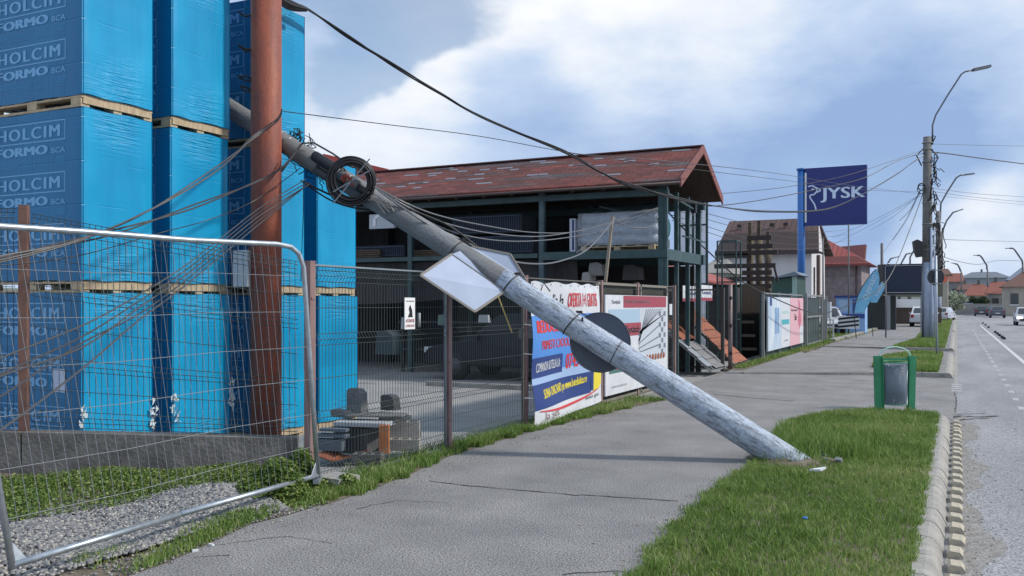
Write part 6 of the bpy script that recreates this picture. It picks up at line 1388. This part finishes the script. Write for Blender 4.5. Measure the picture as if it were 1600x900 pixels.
# small round sign on a tube (back view)
q_ = P(1464, 475, 27.8); rsn = thing('road_sign', (q_.x, q_.y, 0), 'round road sign seen from behind on a pale tube in the grass island', 'road sign')
b = MB(); b.tube([(q_.x, q_.y, 0), (q_.x-.03, q_.y, 3.15)], .035, 10); b.build('tube', M('sign_tube', (.42, .47, .54), .5, .4), rsn)
c_ = P(1462, 433, 27.9); b = MB(); b.disc(c_, (sT, -cT, 0), .265, .012, 36); b.build('plate', M('sign_plate_back', (.02, .025, .035), .5), rsn)
for py in (443, 422): b = MB(); b.box(P(1462, py, 27.75), (.3, .03, .03)); b.build('bracket', fr, rsn)
b = MB(); q_ = P(1474, 436, 60); b.disc((q_.x, q_.y, q_.z), (sT, -cT, 0), .25, .05, 12); tag(b.build('traffic_mirror', M('orange_red_plate', (.6, .12, .06), .5)), 'small orange red plate on the street poles', 'sign')
b = MB(); q_ = P(1480, 475, 110); b.tube([(q_.x, q_.y, 0), (q_.x, q_.y, 2.6)], .05, 6); b.disc((q_.x, q_.y-.05, 2.4), (sT, -cT, 0), .35, .03, 16); tag(b.build('far_road_sign', blackp), 'far dark round sign in front of the blossoming bush', 'road sign')

# ================================================================== TRASH BIN
p = G(1398, 638); bin_ = thing('litter_bin', (p.x, p.y, 0), 'green framed litter bin with grey mesh basket at the grass corner', 'litter bin')
gm = M('bin_green', (.045, .30, .14), .5, col2=(.035, .22, .10), scale=5); bx_, by_ = p.x, p.y
rt = Vector((cT, sT, 0))
for s_ in (-1, 1):
    b = MB(); c0 = Vector((bx_, by_, 0))+rt*(s_*.25); tp_ = c0+Vector((0, 0, .83))-rt*(s_*(-.02)); 
    b.bar(c0+Vector((0, 0, -.02)), tp_, .125, .045, up=(-sT, cT, 0)); b.bar(c0+rt*(s_*-.055)+Vector((.02, -.03, -.02)), tp_+rt*(s_*-.055)+Vector((.02, -.03, -.02)), .012, .05, up=(-sT, cT, 0)); b.build('side_post', gm, bin_)
b = MB(); c0 = Vector((bx_, by_, 0)); b.tube([c0+rt*(.245*math.cos(a))+Vector((0, 0, .82+.15*math.sin(a))) for a in np.linspace(0, math.pi, 20)], .011, 8); b.build('handle_arch', M('pale_mint', (.40, .66, .56), .5), bin_)
b = MB(); b.bar(c0+rt*-.2+Vector((0, 0, .78)), c0+rt*.2+Vector((0, 0, .78)), .03, .03); b.ring(c0+Vector((0, 0, .735)), (0, 0, 1), .185, .010, 28, 6); b.ring(c0+Vector((0, 0, .07)), (0, 0, 1), .185, .008, 28, 6); b.build('rim', gm, bin_)
b = MB(); b.tube([c0+Vector((0, 0, .06)), c0+Vector((0, 0, .70))], .168, 26); b.build('liner', M('bin_liner', (.17, .21, .26), .5), bin_)
b = MB()
for k in range(26):
    for s_ in (-1, 1): b.tube([c0+Vector((.183*math.cos(a), .183*math.sin(a), .07+.665*i/18)) for i in range(19) for a in [2*math.pi*k/26+s_*i/18*3.2]], .0035, 4, False)
b.build('mesh_basket', M('basket_zinc', (.34, .40, .46), .45, .5), bin_)

# broken ground and concrete crumbs at the foot of the fallen pole
bc_ = pp_(-.02); b = MB(); b.grid(lambda u, v: Vector((bc_.x+(.46*v*(1+.12*math.sin(u*31)))*math.cos(u*6.2832), bc_.y+(.36*v*(1+.15*math.sin(u*19)))*math.sin(u*6.2832), .004+.055*math.sin(v*2.9)*(1+.3*math.sin(u*25+v*9)))), 40, 8); b.build('torn_soil', dirt, kind='structure')
for k in range(9):
    a_ = random.uniform(0, 6.28); r_ = random.uniform(.15, .5); s_ = random.uniform(.012, .035); b = MB()
    b.box((bc_.x+r_*math.cos(a_), bc_.y+r_*math.sin(a_)*.8, .05+s_*.5), (s_*2, s_*1.4, s_), mat=Matrix.Rotation(a_*3, 3, 'Z') @ Matrix.Rotation(.5, 3, 'X')); o = b.build('concrete_fragment', polec); tag(o, 'small grey concrete crumb lying in the grass round the foot of the fallen pole', 'debris', 'concrete crumbs round the pole foot')
# debris on the verge
b = MB(); q_ = G(1274, 742); b.add([q_+Vector((-.06, 0, .05)), q_+Vector((.05, -.02, .06)), q_+Vector((.09, .05, .08)), q_+Vector((-.03, .06, .05))], [[0, 1, 2, 3]]); o = b.build('white_scrap', white); o.modifiers.new('s', 'SOLIDIFY').thickness = .02; tag(o, 'small white broken piece lying in the grass below the pole foot', 'debris')
b = MB(); q_ = G(1258, 822); b.ring(q_+Vector((0, 0, .06)), (0, 0, 1), .012, .01, 10, 6)
tag(b.build('blue_cap', M('blue_plastic', (.02, .16, .4), .4)), 'tiny blue plastic cap lying in the lawn', 'debris')
for k, (px, py) in enumerate(((330, 853), (305, 862))):
    q_ = G(px, py); b = MB(); b.box(q_+Vector((0, 0, .008)), (.04, .02, .014), k); tag(b.build('white_chip', white), ['larger white chip on the asphalt edge by the gravel', 'smaller white chip on the asphalt edge by the gravel'][k], 'debris')
b = MB(); b.bar(P(778, 462, 9.9), P(800, 520, 9.95), .014); tag(b.build('yellow_stick', M('yellow_stick', (.38, .28, .10), .7)), 'thin yellowish stick dangling below the folded sign plate', 'stick')

# ================================================================== HOUSES
def tiled(name, col, col2):
    m = bpy.data.materials.new(name); m.use_nodes = True; t = m.node_tree; bb = t.nodes['Principled BSDF']; bb.inputs['Roughness'].default_value = .75; LK = t.links.new
    co = t.nodes.new('ShaderNodeTexCoord'); br_ = t.nodes.new('ShaderNodeTexBrick'); br_.inputs['Scale'].default_value = 1.0; br_.inputs['Brick Width'].default_value = .5; br_.inputs['Row Height'].default_value = .28
    br_.inputs['Color1'].default_value = (*col, 1); br_.inputs['Color2'].default_value = (*col2, 1); br_.inputs['Mortar'].default_value = (*[c*.45 for c in col], 1); br_.inputs['Mortar Size'].default_value = .04
    mpx = t.nodes.new('ShaderNodeMapping'); mpx.inputs['Rotation'].default_value = (R(60), 0, 0); LK(co.outputs['Object'], mpx.inputs[0]); LK(mpx.outputs[0], br_.inputs['Vector']); LK(br_.outputs['Color'], bb.inputs['Base Color']); return m
brt = tiled('brown_roof_tile', (.085, .05, .045), (.11, .062, .055)); rdt = tiled('red_roof_tile', (.26, .055, .05), (.33, .075, .06))
# white house
y_h = P(1200, 475, 82).y
def hp(px, py, dy=0): return YP(px, py, y_h+dy)
wh = thing('white_house', (hp(1200, 475).x, y_h, -.05), 'white plastered house with big brown tiled roof behind the timber rack', 'house')
wallw = M('plaster_white', (.62, .60, .60), .8, col2=(.54, .52, .52), scale=.6)
a, c = hp(1124, 400), hp(1268, 400)
hw_ = 9.0; zE = hp(1200, 393).z
b = MB(); b.bx(a.x, c.x, y_h, y_h+hw_, -.05, zE+.2)
b.prism([(c.x, y_h, zE), (c.x, y_h+hw_, zE), (c.x, y_h+hw_/2, zE+3.6)], (-.1, 0, 0)); b.build('wall', wallw, wh)
el_, er_ = hp(1118, 393, -.8), hp(1276, 390, -.8); rl, rr_ = hp(1140, 350, hw_/2), hp(1279, 344, hw_/2)
rz_ = (hp(1140, 349, hw_/2).z)
b = MB(); b.prism([(el_.x, y_h-.8, zE-.1), (er_.x+.2, y_h-.8, zE-.1), (rr_.x, y_h+hw_/2, rz_), (rl.x, y_h+hw_/2, rz_)], (0, 0, .2)); b.prism([(el_.x, y_h+hw_+.8, zE-.1), (er_.x+.2, y_h+hw_+.8, zE-.1), (rr_.x, y_h+hw_/2, rz_), (rl.x, y_h+hw_/2, rz_)], (0, 0, .2)); b.prism([(el_.x, y_h-.8, zE-.1), (rl.x, y_h+hw_/2, rz_), (el_.x, y_h+hw_+.8, zE-.1)], (0, 0, .15))
rf = b.build('roof', brt, wh); b = MB(); b.bx(el_.x, er_.x+.2, y_h-.9, y_h-.8, zE-.35, zE-.08); b.build('gutter', M('gutter_dark', (.05, .04, .04), .6), rf)
for px, py in ((1157, 354), (1208, 352), (1229, 351)):
    q_ = hp(px, py, 3.4); b = MB(); b.box((q_.x, q_.y-.5, q_.z), (.4, .3, .3)); b.build('roof_vent', M('vent_dark', (.03, .025, .025), .7), rf)
for (x0, x1, y0_, y1_) in ((1150, 1172, 398, 402), (1150, 1180, 423, 428)):
    a_, c_ = hp(x0, y0_, -.02), hp(x1, y1_, -.02); b = MB(); b.bx(a_.x, c_.x, y_h-.06, y_h-.01, c_.z, a_.z); b.build('window', glassd, wh)
q_ = hp(1266, 430); b = MB(); b.bx(c.x+.02, c.x+.06, y_h+1.2, y_h+1.9, 2.5, 5.0); b.build('window', glassd, wh)
b = MB(); b.bx(c.x+.02, c.x+.25, y_h+3.2, y_h+3.9, 0, 6.2); b.build('balcony_edge', M('dark_edge', (.10, .07, .06), .7), wh)
# red roofed house
y_r = P(1320, 475, 92).y
def rp(px, py, dy=0): return YP(px, py, y_r+dy)
rh = thing('stone_house', (rp(1320, 475).x, y_r, -.05), 'grey pink stone clad house with red tiled roof beside the shop pylon', 'house')
a, c = rp(1262, 413), rp(1346, 413); zE = a.z
b = MB(); b.bx(a.x, c.x, y_r, y_r+10, -.05, zE); b.build('wall', M('stone_cladding', (.27, .23, .24), .9, col2=(.17, .145, .15), scale=2.2, detail=8), rh)
tp_ = rp(1272, 372, 5)
b = MB(); b.add([(a.x-.5, y_r-.7, zE-.05), (c.x+.9, y_r-.7, zE-.05), (c.x+.9, y_r+10.7, zE-.05), (a.x-.5, y_r+10.7, zE-.05), (a.x-3, y_r+5, rp(1272, 370, 5).z), (rp(1292, 374, 5).x, y_r+5, rp(1292, 374, 5).z)], [[0, 1, 5, 4], [1, 2, 5], [2, 3, 4, 5], [3, 0, 4], [3, 2, 1, 0]]); rf = b.build('roof', rdt, rh)
b = MB(); b.bx(a.x, c.x+.9, y_r-.82, y_r-.7, zE-.25, zE-.02); b.build('gutter', M('gutter_red', (.2, .05, .05), .6), rf)
q_ = rp(1286, 373, 3); b = MB(); b.box((q_.x, q_.y, q_.z), (.35, .4, 1.0)); b.build('chimney', conc, rf)
b = MB(); q_ = rp(1338, 420); b.tube([(q_.x, y_r-.1, 0), (q_.x, y_r-.1, zE)], .07, 6); b.build('downpipe', M('downpipe_dark', (.08, .05, .05), .6), rh)
b = MB(); q_ = rp(1338, 432); b.bx(a.x, q_.x-.1, y_r-.05, y_r-.01, rp(1300, 431).z-.06, rp(1300, 431).z+.06); b.build('string_course', M('course_grey', (.18, .16, .16), .8), rh)
hb = thing('brown_roofed_house', (rp(1336, 475, 14).x, y_r+14, -.05), 'house with boxy dark red roof rising behind the stone house', 'house')
a, c = rp(1300, 382, 14), rp(1351, 410, 14); b = MB(); b.bx(a.x, c.x-.3, y_r+14, y_r+20, -.05, c.z); b.build('wall', wallw, hb)
b = MB(); b.prism([(a.x, y_r+13.5, c.z), (c.x, y_r+13.5, c.z), (c.x, y_r+15.5, a.z), (a.x+.4, y_r+15.5, a.z-.2)], (0, 1.5, 0)); b.build('roof', M('maroon_roof', (.15, .045, .045), .7), hb)
# green gabled hut
gq = P(1226, 460, 46); gh_ = thing('green_hut', (gq.x, gq.y, -.05), 'small green sheet metal hut with grey roof by the pylon mast', 'hut'); y_q = gq.y
def qp(px, py): return YP(px, py, y_q)
a, c = qp(1205, 440), qp(1248, 440); b = MB(); b.prism([(a.x, y_q, -.05), (c.x-.1, y_q, -.05), (c.x-.1, y_q, qp(1244, 432).z), (a.x, y_q, qp(1205, 437).z)], (0, 3, 0)); b.build('wall', M('hut_green', (.03, .075, .06), .6), gh_)
b = MB(); b.prism([(a.x-.1, y_q-.2, qp(1205, 436).z), (qp(1243, 424).x, y_q-.2, qp(1243, 424.5).z), (qp(1252, 430).x, y_q-.2, qp(1252, 430).z)], (0, 3.4, 0)); b.build('roof', M('hut_roof_grey', (.16, .2, .25), .6), gh_)
b = MB(); b.bx(c.x-.32, c.x-.09, y_q-.03, y_q-.005, -.05, qp(1244, 432).z); b.build('pale_corner', M('mint_corner', (.3, .42, .38), .6), gh_)

def simple_house(name, px0, px1, y_eave, y_ridge, d, depth, wall, roofm, lab, py_base=None, hip=.0, wins=2, ridge0=None, ridge1=None):
    y0 = P((px0+px1)/2, 475, d).y; A_ = lambda px, py, dy=0: YP(px, py, y0+dy)
    a, c = A_(px0, y_eave), A_(px1, y_eave); t_ = thing(name, ((a.x+c.x)/2, y0, ZR), lab, 'house', 'houses down the road'); zE = a.z
    b = MB(); b.bx(a.x, c.x, y0, y0+depth, ZR, zE); b.build('wall', wall, t_); zR = H+(475-y_ridge)*(d+depth*.45)/F; w = c.x-a.x
    r0 = a.x+w*hip if ridge0 is None else a.x+w*ridge0; r1 = c.x-w*hip if ridge1 is None else a.x+w*ridge1; o_ = .5
    b = MB(); b.add([(a.x-o_, y0-o_, zE-.1), (c.x+o_, y0-o_, zE-.1), (c.x+o_, y0+depth+o_, zE-.1), (a.x-o_, y0+depth+o_, zE-.1), (r0, y0+depth/2, zR), (r1, y0+depth/2, zR)], [[0, 1, 5, 4], [1, 2, 5], [2, 3, 4, 5], [3, 0, 4], [3, 2, 1, 0]]); rf = b.build('roof', roofm, t_)
    b = MB(); b.box((r0+w*.2, y0+depth/2, zR+.2), (.5, .5, 1.1)); b.build('chimney', conc, rf)
    for i in range(wins):
        x = a.x+w*(i+.7)/(wins+.4); b = MB(); b.bx(x-.5, x+.5, y0-.06, y0-.01, zE*.38, zE*.75); f_ = b.build('window', glassd, t_); b = MB(); b.bx(x-.6, x+.6, y0-.12, y0-.01, zE*.34, zE*.375); b.build('sill', white, f_)
    return t_
gw = M('far_wall_grey', (.30, .29, .27), .85, col2=(.22, .21, .2), scale=.5); bw_ = M('far_wall_beige', (.42, .38, .31), .85, col2=(.32, .29, .25), scale=.5)
orr = M('far_orange_roof', (.27, .085, .055), .8, col2=(.2, .07, .05), scale=1.2); slt = M('far_slate_roof', (.12, .14, .17), .7, col2=(.16, .18, .21), scale=.6); brr = M('far_brown_roof', (.14, .07, .055), .8)
simple_house('far_house', 1462, 1504, 440, 427, 210, 9, gw, orr, 'far orange roofed house behind the second street pole')
simple_house('far_building', 1500, 1578, 434, 425, 240, 14, M('far_wall_pale_grey', (.26, .29, .31), .85), slt, 'wide grey far building with low slate roof closing the road view', hip=.25, wins=4)
simple_house('far_house', 1498, 1530, 452, 443, 200, 9, gw, brr, 'small brown roofed house below the wide grey building', hip=.1)
simple_house('far_house', 1508, 1552, 461, 444, 165, 10, bw_, orr, 'beige house with orange roof behind the parked cars', hip=.3, wins=3)
simple_house('far_house', 1545, 1580, 458, 440, 150, 10, gw, orr, 'grey house with orange roof and lean to beside the corner house', hip=.15)
simple_house('corner_house', 1570, 1622, 447, 425, 128, 10, bw_, brr, 'brown roofed beige corner house behind the driving car', ridge0=.6, ridge1=.8)
simple_house('far_house', 1576, 1640, 437, 418, 175, 10, gw, M('far_blue_roof', (.17, .2, .27), .6), 'house with blue grey slate roof behind the corner house', ridge0=.35, ridge1=.8)
simple_house('far_house', 1460, 1481, 428, 420, 105, 6, bw_, brr, 'house with pale eave peeking past the round road sign', hip=.0, wins=0)
simple_house('far_house', 1096, 1130, 425, 405, 70, 6, M('far_wall_mottled', (.3, .3, .24), .9, col2=(.5, .48, .42), scale=1), gw, 'mottled low house seen between the steel cage and the white house', hip=.2, wins=1)
# garden wall + gate below houses
q_ = G(1560, 493, ZR); b = MB(); b.bx(q_.x-14, q_.x+16, q_.y+6, q_.y+6.3, ZR, 1.7); tag(b.build('garden_wall', gw), 'long grey garden wall behind the parked cars', 'wall')

# ================================================================== TREES / BUSHES
def bush(name, px, py_base, d, w, h, mat, lab, n_=5000, leaf=.09, trunk=True, cat='bush'):
    q_ = P(px, 475, d); t_ = thing(name, (q_.x, q_.y, 0), lab, cat); cl_ = []
    for k in range(22):
        a = random.random()*6.28; r_ = random.random()**.5*w*.38; cl_.append((r_*math.cos(a), r_*math.sin(a), h*random.uniform(.3, .85), w*random.uniform(.10, .2)))
    pts = []
    for c in cl_: p_ = rng.normal(0, 1, (n_//22, 3)); p_ /= np.linalg.norm(p_, axis=1)[:, None]; pts.append(p_*(rng.random((len(p_), 1))**.4)*c[3]*np.array([1, 1, .9])+np.array(c[:3]))
    c = np.concatenate(pts); n2_ = len(c); u = rng.normal(0, 1, (n2_, 3)); u /= np.linalg.norm(u, axis=1)[:, None]; v = np.cross(u, rng.normal(0, 1, (n2_, 3))); v /= np.linalg.norm(v, axis=1)[:, None]; s_ = rng.uniform(.6, 1.3, (n2_, 1))*leaf
    V = np.stack([c-u*s_, c+v*s_*.6, c+u*s_, c-v*s_*.6], 1).reshape(-1, 3); nm('crown', V, np.arange(n2_*4).reshape(-1, 4), mat, t_, rnd=np.repeat(rng.random(n2_), 4))
    b = MB(); b.tube([(0, 0, 0), (.05, 0, h*.4), (-.05, .05, h*.65)], [w*.035, w*.025, w*.01], 7)
    for k in range(5): c_ = cl_[k]; b.tube([(0, 0, h*.25), (c_[0]*.6, c_[1]*.6, c_[2]*.75), (c_[0], c_[1], c_[2])], [w*.018, w*.012, w*.005], 5)
    b.build('trunk', M('bark', (.09, .07, .055), .9), t_, True); return t_
blossom = attr_mat('blossom', [(.08, .14, .06), (.2, .27, .14), (.5, .52, .42), (.65, .66, .58)], .2); dgr = attr_mat('dark_leaves', [(.02, .04, .018), (.04, .075, .03), (.07, .11, .04)], .2)
bush('blossoming_tree', 1488, 0, 118, 3.6, 3.4, blossom, 'pale blossoming tree beside the road behind the street poles', 6000, .10, cat='tree')
bush('dark_bush', 1530, 0, 150, 3.2, 3.0, dgr, 'dark green conical bush between the parked cars and the houses', 4000, .12)
bush('dark_bush', 1502, 0, 160, 3.0, 2.2, dgr, 'low dark bush behind the red car', 3000, .12)
bush('far_shrub', 1362, 0, 70, 2.2, 3.8, dgr, 'dark leafy shrub between the stone house and the flags', 3000, .1)
# far ground cover: low hills to close the horizon
b = MB()
def hill(u, v): 
    a = R(-60+u*150); r_ = 900+v*260; z = (math.sin(u*23)*6+math.sin(u*61+1)*3+14)*(math.sin(v*math.pi)); return Vector((math.sin(a)*r_, math.cos(a)*r_, ZR-1+z))
b.grid(hill, 120, 6); b.build('hills', M('far_hills', (.10, .13, .12), .95, col2=(.13, .15, .12), scale=.01), kind='structure')
